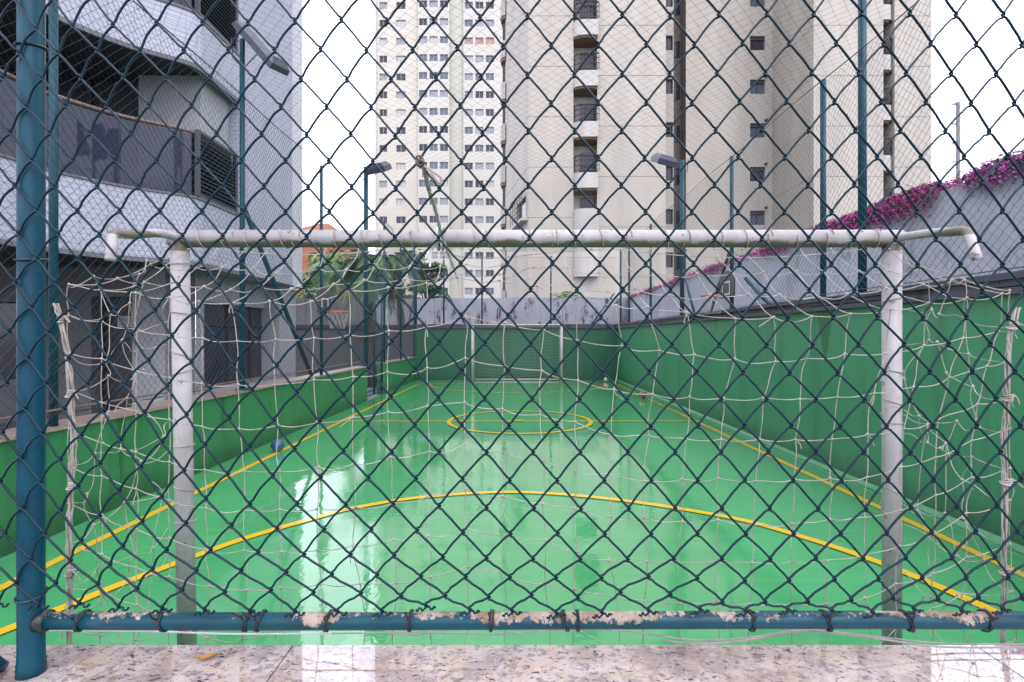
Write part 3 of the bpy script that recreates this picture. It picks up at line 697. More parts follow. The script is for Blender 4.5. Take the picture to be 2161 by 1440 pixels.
# angled return on the left with small balconies
ang0, ang1 = np.array((.73, YB + .02)), np.array((-.72, 36.6))
du = ang1 - ang0; La = float(np.linalg.norm(du)); du /= La
o3 = (ang1[0], ang1[1], 0)
panels(o3, (-du[0], -du[1], 0), (-abs(du[1]), du[0] * 1.0, 0), (0, La), M['towerb'], -.03, 9.9 - 3 * FH + 1.28,
       holes=[(La - 3.1, La - .6, 8.45, 9.75), (La - 3.6, La - .4, 4.75, 5.9)])
obj('window', MB().obox((ang0[0] + du[0] * 1.85 + .19, ang0[1] + du[1] * 1.85 + .04, 9.1), (du[0] * 1.25, du[1] * 1.25, 0), (.01, 0, 0), (0, 0, .65)), M['glassd'], TB)
obj('window', MB().obox((ang0[0] + du[0] * 2.0 + .19, ang0[1] + du[1] * 2.0 + .04, 5.33), (du[0] * 1.6, du[1] * 1.6, 0), (.01, 0, 0), (0, 0, .57)), M['glassd'], TB)
mb = MB(); q0 = ang0 + du * .1 + np.array((-.35, 0)); q1 = ang0 + du * 3.2 + np.array((-.35, 0))
for k in range(6):
    z = 8.35 + k * .3; mb.tube([(q0[0], q0[1], z), (q1[0], q1[1], z)], .022, 5)
for k in range(6):
    q = q0 + (q1 - q0) * k / 5; mb.tube([(q[0], q[1], 8.33), (q[0], q[1], 9.87)], .02, 5)
obj('railing', mb, M['ironb'], TB)
obj('balcony_floor', MB().obox(((q0[0] + q1[0]) / 2 + .15, (q0[1] + q1[1]) / 2, 8.25), (du[0] * 1.55, du[1] * 1.55, 0), (.2, 0, 0), (0, 0, .07)), M['towerw'], TB)
for k in range(-2, 7):
    z = 9.3 + FH * k
    b = obj('balcony', MB().prism([(-.7, 36.2), (-.95, 36.3), (-1.08, 36.8), (-.98, 37.5), (-.7, 37.6)][::-1], z, z + 1.15), M['towerw'], TB)
    obj('arched_soffit', MB().prism([(-.7, 36.25), (-.92, 36.35), (-1.03, 36.8), (-.93, 37.45), (-.7, 37.5)][::-1], z - .2, z - .002), M['ochre'], b)
    obj('balcony_door', MB().box(-.9, -.62, 36.62, 36.7, z + 1.16, z + 2.6), M['glassd'], b)
obj('rear_block', MB().box(-.72, 10.5, 36.75, 46, -.03, ZB), M['towerb'], TB)
obj('rear_block', MB().box(9, 23.6, 38.1, 46, -.03, ZB), M['towerb'], TB)

# ------------------------------------------------------------------ distant orange house
OB = thing('apartment_block', 'distant orange building with tiled roof behind the palms', 'building', (-22, 60, 0))
xo0, xo1 = pxX(598, 60), pxX(716, 60)
obj('wall', MB().wall((xo0, 60, 0), ex, sn, (0, xo1 - xo0), (0, 13.2), [(2.9 + c * 1.7, 3.7 + c * 1.7, 1.6 + 2.8 * r, 2.7 + 2.8 * r) for r in range(4) for c in range(2)], .2), M['orange'], OB)
obj('wall', MB().box(xo0 + .01, xo1 - .01, 60.3, 70, 0, 13.2), M['orange'], OB)
for r in range(4):
    for c in range(2): obj('window', MB().box(xo0 + 2.9 + c * 1.7, xo0 + 3.7 + c * 1.7, 60.15, 60.2, 1.6 + 2.8 * r, 2.7 + 2.8 * r), M['glassd'], OB)
obj('white_bay', MB().box(xo0 + 2.5, xo0 + 4.1, 59.6, 59.99, 0, 1.2).box(xo0 + 2.5, xo0 + 4.1, 59.6, 59.99, 6.2, 7.0), M['cream2'], OB)
v = [(xo0 - .4, 59.5, 13.2), (xo1 + .4, 59.5, 13.2), (xo1 + .4, 70.5, 13.2), (xo0 - .4, 70.5, 13.2), (xo0 + 2.5, 64, 15.3), (xo1 - 2.6, 64, 15.3)]
obj('roof', MB().add(v, [(0, 1, 5, 4), (1, 2, 5), (2, 3, 4, 5), (3, 0, 4), (3, 2, 1, 0)]), M['orangeroof'], OB)

# ------------------------------------------------------------------ plants
def frond(mb, base, az, ln, rise, droop, nl=14, lw=.035, ll=.42):
    d = np.array((math.cos(az), math.sin(az), 0)); side = np.array((-math.sin(az), math.cos(az), 0)); base = np.array(base)
    P_ = lambda t: base + d * ln * t * (1 - .18 * t) + np.array((0, 0, rise * t - droop * t * t))
    mb.tube([P_(t) for t in np.linspace(0, 1, 7)], np.linspace(.014, .004, 7), 4, False, ref=(0, 0, 1))
    for i in range(nl):
        t = .18 + .82 * i / (nl - 1); p = P_(t); tg = P_(min(t + .02, 1.02)) - P_(t); tg /= np.linalg.norm(tg) + 1e-9
        for sg in (1, -1):
            l = ll * (1 - .55 * abs(t - .45)) * rng.uniform(.8, 1.15)
            e = p + (side * sg * .75 + tg * .75) * l + np.array((0, 0, -.22 * l + rng.normal(0, .03)))
            wv = tg * lw; m_ = (p + e) / 2 + np.array((0, 0, .05 * l))
            mb.add([p - wv * .4, m_ - wv, e, m_ + wv, p + wv * .4], [(0, 1, 2, 3), (0, 3, 4)])
def palm(loc, h, n, ln, label, m, thick=.13, rise=.8, droop=1.4, ll=.42, lw=.034):
    t = thing('palm_tree', label, 'palm', loc, 'palms beyond the left fence')
    x, y, z = loc; pts = [(x + .05 * math.sin(k), y + .03 * k, z + h * k / 6) for k in range(7)]
    obj('trunk', MB().tube(pts, [thick * (1.25 - .06 * k) + .012 * (k % 2) for k in range(7)], 9), M['bark'], t, True)
    top = pts[-1]; mb = MB()
    for i in range(n):
        rr = rng.uniform(-.35, 1.5)
        frond(mb, top, i * 2.399 + rng.uniform(-.2, .2), ln * rng.uniform(.8, 1.1), rise * (.35 + rr), droop * rng.uniform(.7, 1.2), 22, lw * rng.uniform(.5, 1), ll)
    obj('crown', mb, m, t)
palm((-4.35, 15.9, -.03), 3.6, 46, 1.15, 'palm with brown trunk showing through the wall gate', M['leafp'], .12)
palm((-4.6, 21.0, -.03), 4.5, 40, 1.2, 'dark palm right of the gate lamp post, before the grey wall', M['leafd'], .13)
palm((-9.2, 26.5, -.03), 4.9, 46, 1.8, 'wide palm beyond the grey wall, left of the lamp post', M['leafp'], .16, .9, 1.7, .7)
palm((-11.6, 33, -.03), 6.4, 36, 1.8, 'pale green palm beside the left building corner, farthest away', M['leafy'], .16, 1.0, 1.5, .7)

def leaves(mb, c, rad, n, sz, flat=.5):
    c = np.array(c)
    for _ in range(n):
        v = rng.normal(size=3); v /= np.linalg.norm(v); p = c + v * np.array(rad) * rng.uniform(.55, 1.0)
        a = rng.normal(size=3); a /= np.linalg.norm(a); a[2] *= flat; b = np.cross(a, v); b /= np.linalg.norm(b) + 1e-9
        l = sz * rng.uniform(.6, 1.3)
        mb.add([p - a * l, p - b * l * .45, p + a * l, p + b * l * .45], [(0, 1, 2, 3)])
def tree(name, loc, h, blobs, label, cat, m, sz=.12, n=170, trunk=.12, group=None):
    t = thing(name, label, cat, loc, group); x, y, z = loc
    tb = MB(); tb.tube([(x, y, z), (x + .04, y, z + h * .5), (x, y, z + h * .8)], [trunk, trunk * .8, trunk * .5], 8)
    for (bx, by, bz, r) in blobs: tb.tube([(x, y, z + h * .45), (x + bx * .6, y + by * .6, z + bz * .9), (x + bx, y + by, z + bz)], [trunk * .5, trunk * .3, trunk * .1], 5, False)
    obj('trunk', tb, M['bark'], t)
    cr = MB()
    for (bx, by, bz, r) in blobs: leaves(cr, (x + bx, y + by, z + bz), (r, r, r * .5), n, sz)
    obj('crown', cr, m, t)
bl = [(rng.uniform(-1.25, 1.3), rng.uniform(-1, 1), 2.8 + rng.uniform(0, 2.6), rng.uniform(.4, .75)) for _ in range(24)]
bl = [(b[0] * (1.15 - (b[2] - 2.8) * .26), b[1], b[2], b[3] * (1.1 - (b[2] - 2.8) * .15)) for b in bl]
tree('leafy_tree', (-4.7, 28.5, -.03), 5.2, bl, 'dark green layered tree behind the grey wall before cream tower', 'tree', M['leafd'], .12, 230)
def shrub(loc, h, n, label, m):
    t = thing('leafy_plant', label, 'plant', loc, 'plants showing over the far wall'); x, y, z = loc
    st = MB(); fr = MB()
    st.tube([(x, y, z), (x, y, z + h)], .05, 6)
    obj('stem', st, M['bark'], t)
    for i in range(n): frond(fr, (x, y, z + h), i * 2.4, rng.uniform(.6, 1.1), rng.uniform(.3, 1.0), rng.uniform(.3, .9), 9, .03, .3)
    obj('foliage', fr, m, t)
shrub((2.45, 25.6, -.03), 3.35, 22, 'spiky light green plant above the far wall left of corner', M['leafy'])
shrub((.35, 25.4, -.03), 2.9, 14, 'low green plant just showing over the far wall', M['leafy'])
bb = [(rng.uniform(-.9, .9), rng.uniform(-.4, .4), 3.3 + rng.uniform(0, 1.5), .5) for _ in range(9)]
tree('bush', (-10.1, 26, -.03), 4.3, bb, 'light green bush beside the left building corner above grey wall', 'bush', M['leafy'], .1, 170, .07)

# bougainvillea along the right boundary wall
bv = thing('flowering_vine', 'magenta flowering vine trailing along the top of the right boundary wall', 'vine', (5.25, 10, WR))
fl1, fl2, lf1, st = MB(), MB(), MB(), MB()
def petal(mb, p, s):
    a = rng.normal(size=3); a /= np.linalg.norm(a); b = np.cross(a, rng.normal(size=3)); b /= np.linalg.norm(b)
    mb.add([p - a * s, p - b * s * .6, p + a * s, p + b * s * .6], [(0, 1, 2, 3)])
y = 4.6
while y < 23.9:
    dens = .30 + .7 * max(0, math.sin(y * 1.9 + .6)) + (.9 if 6.5 < y < 9.4 else 0) + (1.0 if y < 6.0 else 0)
    if 6.05 < y < 6.4: dens = .12
    k = int(85 * dens * (1 if y < 11 else .55)); sp = .5 + .5 * dens
    for _ in range(k):
        if rng.random() < .62: p = np.array((5.30 + rng.uniform(-.16, .12), y + rng.uniform(-.05, .05), WR + rng.uniform(-.01, .10) * sp + abs(rng.normal()) * .018))
        else: p = np.array((5.15 - rng.uniform(0, .07), y + rng.uniform(-.05, .05), WR + .05 - abs(rng.normal()) * .09 * sp))
        u_ = rng.random()
        petal(fl2 if (y < 6.1 and u_ < .5) else (fl1 if u_ < .74 else lf1), p, rng.uniform(.014, .032))
    y += .04
for _ in range(90):
    y0 = rng.uniform(4.6, 23); st.tube([(5.25, y0, WR), (5.18, y0 + .1, WR + rng.uniform(.05, .16)), (5.12, y0 + .25, WR + rng.uniform(-.1, .22))], .005, 4, False)
obj('bracts', fl1, M['flower'], bv, kind='stuff'); obj('bracts', fl2, M['flower2'], bv, label='paler violet bracts', kind='stuff'); obj('leaves', lf1, M['leafd'], bv, kind='stuff'); obj('stems', st, M['bark'], bv, kind='stuff')

# ------------------------------------------------------------------ small background things
ms = thing('utility_mast', 'slim grey mast with short rungs above the flowering vine', 'mast', (*P(2022, 560, 26)[:2], 0))
mxx = P(2022, 0, 26)[0]; zt = P(0, 216, 26)[2]
obj('pole', MB().tube([(mxx, 26, -.03), (mxx, 26, zt)], .085, 8), M['polegrey'], ms, True)
for py in (220, 262, 302, 342, 385): obj('rung', MB().box(mxx - .3, mxx - .05, 25.97, 26.03, P(0, py, 26)[2] - .03, P(0, py, 26)[2] + .03), M['polegrey'], ms)
def parasol(px, py, Y, r, label, m, nm='parasol'):
    x, _, z = P(px, py, Y); t = thing(nm, label, 'parasol', (x, Y, -.03), 'parasols beyond the far wall')
    obj('pole', MB().tube([(x, Y, -.03), (x, Y, z + .2)], .025, 6), M['alu'], t)
    n = 8; v = [(x, Y, z + .35)] + [(x + r * math.cos(k * 2 * math.pi / n), Y + r * math.sin(k * 2 * math.pi / n), z + (.05 if k % 2 else 0)) for k in range(n)] + [(x + r * .97 * math.cos(k * 2 * math.pi / n), Y + r * .97 * math.sin(k * 2 * math.pi / n), z - .08) for k in range(n)]
    obj('canopy', MB().add(v, [(0, 1 + k, 1 + (k + 1) % n) for k in range(n)] + [(1 + k, 9 + k, 9 + (k + 1) % n, 1 + (k + 1) % n) for k in range(n)]), m, t)
parasol(703, 617, 30, .42, 'bright red parasol beyond the wall beside the hoop', M['red'])
parasol(829, 626, 30, .3, 'small red parasol beyond the wall by the gate posts', M['red'])
pt = thing('play_tower', 'mint and white play tower showing over the grey wall', 'play tower', (*P(790, 0, 32)[:2], -.03))
x0, _, z0_ = P(785, 612, 32)
for dx in (-.45, .45):
    for dy in (-.4, .4): obj('leg', MB().tube([(x0 + dx, 32 + dy, -.03), (x0 + dx, 32 + dy, z0_ + .4)], .05, 6), M['white'], pt)
obj('deck', MB().box(x0 - .5, x0 + .5, 31.55, 32.45, z0_ - .6, z0_ - .5), M['teal_play'], pt)
obj('side_panel', MB().box(x0 - .5, x0 + .5, 31.53, 31.56, z0_ - .49, z0_ - .05), M['teal_play'], pt)
obj('roof', MB().add([(x0 - .6, 31.45, z0_ + .35), (x0 + .6, 31.45, z0_ + .35), (x0 + .6, 32.55, z0_ + .35), (x0 - .6, 32.55, z0_ + .35), (x0, 32, z0_ + .9)], [(0, 1, 4), (1, 2, 4), (2, 3, 4), (3, 0, 4), (3, 2, 1, 0)]), M['teal_play'], pt)

# ------------------------------------------------------------------ floodlights
def floodlight(x, y, zb, ztop, r, head, label):
    t = thing('floodlight', label, 'floodlight', (x, y, zb), 'floodlights on the court fence posts')
    obj('pole', MB().tube([(x, y, zb), (x, y, ztop)], r, 12), M['teal2'], t, True)
    obj('base_plate', MB().box(x - r * 1.9, x + r * 1.9, y - r * 1.9, y + r * 1.9, zb, zb + .02), M['teal2'], t)
    if head is None: return t
    c, ax, ay, wd, dp, th = head        # centre, long axis, width axis
    c = np.array(c); ax = np.array(ax, float); ax /= np.linalg.norm(ax); ay = np.array(ay, float); ay -= ax * ay.dot(ax); ay /= np.linalg.norm(ay); az = np.cross(ax, ay)
    if az[2] < 0: az = -az
    v = []
    for k, (s, h) in enumerate(((1, -.5), (.97, .05), (.7, .5))):
        for i, j in ((-1, -1), (1, -1), (1, 1), (-1, 1)): v.append(c + ax * i * dp / 2 * s + ay * j * wd / 2 * s + az * th * h)
    f = [(8, 9, 10, 11), (3, 2, 1, 0)] + [(4 * k + i, 4 * k + (i + 1) % 4, 4 * k + 4 + (i + 1) % 4, 4 * k + 4 + i) for k in range(2) for i in range(4)]
    hd = obj('lamp_head', MB().add(v, f), M['lamp'], t)
    obj('lens', MB().obox(c - az * (th * .5 + .006), ax * dp * .43, ay * wd * .43, az * .005), M['lampg'], hd)
    e = c - ax * dp / 2
    obj('bracket', MB().tube([(x, y, ztop - .35), (x - .12 * np.sign(ax[0]), y, ztop - .22), (x - .14 * np.sign(ax[0]), y, ztop + .02), (x, y, ztop - .04), tuple(e)], .011, 6), M['ironb'], t)
    obj('strut', MB().tube([(x, y, ztop - .38), tuple(c - az * th * .4)], .007, 5), M['ironb'], t)
    return t
lx = XL - .02
floodlight(lx, 6.68, COP, EYE + 3.78, .032, (P(556, 100, 6.62), (.62, .1, -.72), (.1, 1, .25), .42, .66, .13), 'blue-grey floodlight drooping from the post before the left building')
floodlight(lx, 12.2, COP, EYE + 3.95, .052, (P(797, 354, 12.1), (1, -.25, .12), (.3, 1, .5), .42, .5, .2), 'floodlight on far left post against the cream tower')
floodlight(xr + .12, 11.75, BT + .15, EYE + 3.95, .05, (P(1402, 337, 11.6), (-1, -.25, .15), (-.3, 1, .5), .42, .46, .2), 'floodlight on far right post before the beige tower')
floodlight(xr + .06, 5.55, BT + .15, EYE + 4.4, .041, ((xr - .3, 5.5, EYE + 4.3), (-.8, -.1, -.5), (0, 1, .2), .42, .6, .14), 'tall thick floodlight post nearest on the right wall')

# ------------------------------------------------------------------ mini basketball hoops
def hoop(x, y, z, s, label):
    t = thing('basketball_hoop', label, 'basketball hoop', (x, y, z), 'hoops facing each other over the court')
    n = 12; o_ = []
    for k in range(n + 1):
        a = math.pi * k / n; o_.append((.30 * math.cos(a), .12 + .12 * math.sin(a)))
    o_ = [(.30, -.2)] + o_ + [(-.30, -.2)]
    v = [(x, y + a, z + b) for a, b in o_] + [(x + s * .025, y + a, z + b) for a, b in o_]; k = len(o_)
    obj('backboard', MB().add(v, [tuple(range(k)), tuple(range(2 * k - 1, k - 1, -1))] + [(i, k + i, k + (i + 1) % k, (i + 1) % k) for i in range(k)]), M['board'], t)
    sq = MB(); xq = x + s * .029
    for (a0, a1, b0, b1) in ((-.16, .16, .04, .065), (-.16, .16, -.16, -.135), (-.16, -.13, -.135, .04), (.13, .16, -.135, .04)):
        sq.box(min(xq, xq + s * .003), max(xq, xq + s * .003), y + a0, y + a1, z + b0, z + b1)
    obj('target_square', sq, M['white'], t)
    cx = x + s * .25; R = .19
    obj('rim', MB().tube([(cx + R * math.cos(a), y + R * math.sin(a), z - .17) for a in np.linspace(0, 2 * math.pi, 25)], .010, 6, False, ref=(0, 0, 1)).tube([(x + s * .02, y, z - .17), (cx - s * R, y, z - .17)], .012, 6, ref=(0, 0, 1)), M['rim'], t)
    nb = MB()
    for i in range(12):
        for sg in (1, -1):
            nb.tube([(cx + R * f_ * math.cos(i * math.pi / 6 + sg * q), y + R * f_ * math.sin(i * math.pi / 6 + sg * q), z - .17 - d) for f_, q, d in ((1, 0, 0), (.85, .26, .1), (.7, .52, .2), (.62, .78, .3))], .0025, 3, False, ref=(1, 0, 0))
    obj('net', nb, M['rope'], t)
    obj('mount', MB().tube([(x - s * .06, y, z - .1), (x, y, z - .1)], .03, 6, ref=(0, 0, 1)), M['teal2'], t)
hoop(XL + .07, 9.25, EYE + .62, 1, 'mini basketball hoop with white square on the left fence')
hoop(xr - .07, 8.75, EYE + .86, -1, 'mini basketball hoop with white square on the right fence')

# ------------------------------------------------------------------ goals
def goal_frame(t, xa, xb, y, h, r, tilt=0.0):
    for x, tx in ((xa, tilt), (xb, 0)):
        obj('post', MB().tube([(x + tx, y, .0), (x, y, h - .0)], r, 16), M['goal'], t, True)
    obj('crossbar', MB().tube([(xa - r, y, h), (xb + r, y, h)], r * 1.02, 16, ref=(0, 0, 1)), M['goal'], t, True)
GY = 2.22; ga, gb, gh = -1.418, 1.588, 1.896
G = thing('futsal_goal', 'near white goal with loose torn net directly behind the fence', 'goal', (.085, GY, 0))
goal_frame(G, ga, gb, GY, gh, .0365, .035)
A1 = P(246, 492, 1.86); A2 = P(237, 520, 1.80); B1 = P(2036, 484, 1.87); B2 = P(2058, 535, 1.80)
def bent(pts): return catmull(pts, 6)
obj('back_tube', MB().tube(bent([(ga, GY, gh), (ga + .01, 2.08, gh - .005), (A1[0] + .01, 1.93, A1[2] + .008), (A1[0] - .01, 1.86, A1[2] - .004), A2, (A2[0], 1.79, A2[2] - .05)]), .0165, 12, ref=(1, 0, 0)), M['goal'], G, True)
obj('back_tube', MB().tube(bent([(gb, GY, gh), (gb + .02, 2.06, gh - .01), (B1[0] - .01, 1.92, B1[2]), (B1[0] + .004, 1.868, B1[2] - .012), B2, (B2[0] + .003, 1.796, B2[2] - .02)]), .0165, 12, ref=(1, 0, 0)), M['goal'], G, True)
for s, x in ((1, ga), (1, gb)):
    obj('base_tube', MB().tube([(x, GY, .025), (x, 1.5, .025)], .022, 8, ref=(0, 0, 1)), M['goal'], G, True)
bt_ = MB()                                               # lashings round the bar and posts
for x in np.arange(-1.36, 1.56, .115):
    a0 = rng.uniform(0, 6); xx = x + rng.normal() * .015; k = rng.uniform(.015, .06)
    bt_.tube([(xx + k * q / 6.28, GY + .0395 * math.cos(a0 + q), gh + .0395 * math.sin(a0 + q)) for q in np.linspace(0, 6.5, 14)], .0022, 4, False, ref=(1, 0, 0))
for x in (ga + .003, gb):
    for z in np.arange(.75, 1.85, .17):
        z_ = z + rng.normal() * .04; k = rng.uniform(-.09, .09)
        bt_.tube([(x + .0395 * math.cos(q) + .035 * (1 - z_ / 1.9) * (x < 0), GY + .0395 * math.sin(q), z_ + k * q / 6.28) for q in np.linspace(3, 9.5, 14)], .002, 4, False, ref=(0, 0, 1))
obj('lashing', bt_, M['rope'], G, kind='stuff')

NY = 1.74
LX = [145, 215, 287, 357]
R_ = {
 'z': ([600, 612, 618, 628], [(420, 637), (487, 640), (570, 636), (655, 637), (735, 613), (820, 607), (900, 598), (965, 585), (1055, 592), (1133, 604), (1215, 622), (1300, 645), (1368, 648), (1450, 660), (1552, 672), (1632, 670), (1713, 668), (1795, 662), (1880, 655), (1960, 640), (2040, 630), (2115, 620)]),
 'a': ([665, 678, 694, 708], [(427, 713), (500, 720), (582, 717), (662, 713), (738, 707), (820, 698), (900, 690), (983, 668), (1065, 682), (1148, 697), (1218, 718), (1313, 730), (1392, 740), (1465, 749), (1552, 758), (1637, 763), (1703, 757), (1783, 747), (1868, 747), (1950, 730), (2033, 713), (2107, 700)]),
 'b': ([745, 757, 782, 797], [(425, 810), (502, 812), (580, 812), (662, 802), (745, 795), (817, 785), (902, 777), (982, 755), (1065, 773), (1143, 782), (1220, 803), (1295, 822), (1377, 832), (1455, 838), (1527, 842), (1610, 840), (1688, 842), (1767, 838), (1845, 830), (1927, 817), (2003, 798), (2083, 773)]),
 'c': ([817, 850, 868, 886], [(427, 900), (505, 905), (587, 898), (670, 892), (745, 881), (818, 870), (902, 857), (980, 850), (1060, 863), (1140, 875), (1213, 890), (1290, 917), (1370, 920), (1448, 926), (1522, 927), (1603, 927), (1678, 928), (1755, 927), (1832, 917), (1907, 905), (1980, 885), (2063, 853)]),
 'd': ([905, 935, 955, 975], [(432, 992), (515, 994), (590, 995), (672, 985), (745, 980), (825, 965), (907, 953), (980, 937), (1063, 955), (1147, 972), (1215, 995), (1282, 1000), (1360, 1015), (1440, 1012), (1515, 1010), (1595, 1015), (1677, 1012), (1752, 1010), (1830, 1007), (1900, 985), (1975, 965), (2050, 930)]),
 'e': ([980, 1005, 1031, 1056], [(435, 1073), (515, 1077), (590, 1075), (670, 1075), (750, 1072), (830, 1062), (902, 1047), (982, 1032), (1060, 1047), (1145, 1062), (1212, 1072), (1290, 1090), (1360, 1092), (1440, 1100), (1515, 1097), (1590, 1107), (1670, 1105), (1752, 1095), (1825, 1092), (1900, 1077), (1975, 1045), (2050, 1007)]),
 'f': ([1062, 1087, 1117, 1135], [(435, 1160), (515, 1162), (595, 1164), (670, 1162), (745, 1152), (830, 1139), (902, 1132), (985, 1115), (1070, 1132), (1152, 1140), (1217, 1164), (1285, 1182), (1367, 1185), (1430, 1187), (1510, 1185), (1587, 1187), (1672, 1185), (1745, 1182), (1825, 1172), (1900, 1152), (1970, 1127), (2040, 1082)]),
 'g': ([1147, 1170, 1197, 1217], [(442, 1237), (520, 1245), (592, 1240), (677, 1232), (760, 1232), (837, 1232), (910, 1217), (987, 1197), (1060, 1205), (1150, 1232), (1212, 1242), (1300, 1260), (1360, 1267), (1435, 1272), (1512, 1267), (1582, 1275), (1667, 1277), (1745, 1275), (1825, 1262), (1890, 1232), (1970, 1210), (2040, 1175)])}
RIGHT = {'z': 614, 'a': 694, 'b': 758, 'c': 838, 'd': 905, 'e': 988, 'f': 1056, 'g': 1150}
grid = []
for k in 'zabcdefg':
    l, m_ = R_[k]; row = list(zip(LX, l)) + m_ + [(2132, RIGHT[k])]
    grid.append([np.array(P(px, py, NY + .03 * math.sin(px * .006) - (.02 if k == 'z' else 0))) for px, py in row])
last = grid[-1]
for q, dz in enumerate((.145, .145, .15, .15)):
    grid.append([p + np.array((rng.normal() * .012, rng.normal() * .01, -dz * (q + 1) + .03 * math.sin(i * 1.1 + q) - max(0, 0))) for i, p in enumerate(last)])
for row in grid:
    for p in row: p[2] = max(p[2], .02)
net, knot = MB(), MB()
SR = .00155
def string(a, b, sag=.006, r=SR, jit=.0022, n=7):
    a, b = np.array(a, float), np.array(b, float); t = np.linspace(0, 1, n + 1)[:, None]
    w1, w2 = rng.normal(size=3) * jit * 1.1, rng.normal(size=3) * jit * .6
    pts = a * (1 - t) + b * t + np.sin(math.pi * t) * w1 + np.sin(2 * math.pi * t) * w2 + np.array((0, 0, -sag)) * 4 * t * (1 - t)
    net.tube(pts, r, 5, False)
nr, nc = len(grid), len(grid[0])
for i in range(nr):
    for j in range(nc):
        if j + 1 < nc: string(grid[i][j], grid[i][j + 1], .006 + .004 * (rng.random() < .2))
        if i + 1 < nr: string(grid[i][j], grid[i + 1][j], 0, jit=.0025)
        knot.octa(grid[i][j] + rng.normal(size=3) * .001, .0062)
        if rng.random() < .12:
            p = grid[i][j]; string(p, p + np.array((rng.normal() * .02, 0, -.03 - .03 * rng.random())), 0, .0017, .003, 3)
# top sheet from the crossbar
top = [[np.array((grid[0][j][0] * .985 + .01 * rng.normal(), GY - .03, gh - .05)) for j in range(nc)]]
for j in range(nc): top[0][j][0] = min(max(top[0][j][0], ga), gb)
for q in (.3, .62):
    top.append([top[0][j] * (1 - q) + grid[0][j] * q + np.array((.012 * rng.normal(), 0, -.02 - .02 * rng.random())) for j in range(nc)])
top.append(grid[0])
for i in range(3):
    for j in range(nc):
        string(top[i][j], top[i + 1][j], .008)
        if j + 1 < nc and i > 0: string(top[i][j], top[i][j + 1], .012)
        knot.octa(top[i][j], .007)
for q in range(3):
    string(top[0][2 + q * 7], top[0][min(nc - 1, 8 + q * 8)], .03, .002, .006, 12)
# side sheets
for xg, col in ((ga, 0), (gb, nc - 1)):
    side = []
    for i in range(nr):
        b = grid[i][col]; a = np.array((xg + .03 * (1 if xg > 0 else -1), GY - .03, min(b[2] + .05 + .05 * rng.normal(), gh - .06) if i else gh - .08)); a[2] = max(a[2], .03)
        row = [a + (b - a) * t + np.array((.03 * rng.normal(), .02 * rng.normal(), .022 * rng.normal())) * (0 if t in (0, 1) else 1) for t in (0, .22, .45, .7, 1)]
        for p in row: p[2] = max(p[2], .02)
        side.append(row)
    for i in range(nr):
        for j in range(5):
            if j < 4 and rng.random() > .07: string(side[i][j], side[i][j + 1], .014, jit=.006)
            if i + 1 < nr and 0 < j < 4 and rng.random() > .08: string(side[i][j], side[i + 1][j], 0, jit=.006)
            if 0 < j < 4: knot.octa(side[i][j], .0075)
nobj = obj('net', net, M['rope'], G, kind='stuff'); obj('net_knots', knot, M['rope'], G, kind='stuff')
# gathered edge cords
def bundle(px0, pts, k=4, spread=.007):
    mb = MB(); base = catmull([np.array(p) for p in pts], 5)
    for s in range(k):
        ph = rng.uniform(0, 6.28); mb.tube([p + np.array((spread * math.cos(ph + i * .35), spread * math.sin(ph + i * .35) * .7, 0)) + rng.normal(size=3) * .0015 for i, p in enumerate(base)], .0025, 5, False)
    for p in base[4::10]:
        for s in range(4): mb.tube([p + .013 * np.array((math.cos(q), math.sin(q), .35 * math.sin(q + s))) + np.array((.002 * s, 0, .004 * s)) for q in np.linspace(s, s + 5.8, 12)], .003, 5, False, ref=(0, 0, 1))
        mb.tube(catmull([p, p + np.array((.02, -.01, .012)), p + np.array((.045 + .01 * rng.normal(), -.01, -.012 + .01 * rng.normal()))], 4), .0026, 5, False)
    return mb
obj('gathered_cord', bundle(145, [P(118, 640, 1.72), P(132, 690, 1.72), P(146, 780, 1.72), P(150, 850, 1.72), P(156, 940, 1.72), P(150, 1050, 1.72), P(146, 1140, 1.72), P(148, 1230, 1.72), P(147, 1330, 1.72), P(146, 1480, 1.72)], 6), M['rope'], G)
obj('gathered_cord', bundle(2132, [P(2150, 650, 1.72), P(2132, 705, 1.72), P(2125, 780, 1.72), P(2124, 860, 1.72), P(2118, 940, 1.72), P(2122, 1040, 1.72), P(2118, 1130, 1.72), P(2120, 1230, 1.72), P(2118, 1330, 1.72), P(2116, 1480, 1.72)], 6), M['rope'], G)

FG = thing('futsal_goal', 'distant white goal with sagging net against the end wall', 'goal', (.05, 17, 0))
goal_frame(FG, -1.39, 1.485, 17.0, 1.86, .042)
for x in (-1.39, 1.485):
    obj('back_tube', MB().tube([(x, 17, 1.86), (x, 17.5, 1.85), (x, 17.62, 1.7), (x, 17.95, .04)], .02, 8, ref=(1, 0, 0)), M['goal'], FG, True)
obj('base_tube', MB().tube([(-1.39, 17.95, .04), (1.485, 17.95, .04)], .026, 8, ref=(0, 0, 1)), M['goal'], FG, True)
fn = MB(); nz_, nx_ = 15, 25
gp = lambda u, v: np.array((-1.35 + 2.8 * u, 17.6 + .3 * v + .05 * math.sin(9 * u), 1.74 - 1.68 * v - .17 * math.sin(math.pi * u) * (1 - v) + .02 * math.sin(7 * u + 9 * v)))
for i in range(nz_ + 1): fn.tube([gp(u, i / nz_) for u in np.linspace(0, 1, 30)], .0015, 3, False)
for j in range(nx_ + 1): fn.tube([gp(j / nx_, v) for v in np.linspace(0, 1, 12)], .0007, 3, False)
for j in range(nx_ + 1): fn.tube([(-1.35 + 2.8 * j / nx_, 17.03, 1.83), gp(j / nx_, 0)], .0024, 3, False)
obj('net', fn, M['rope'], FG, kind='stuff')

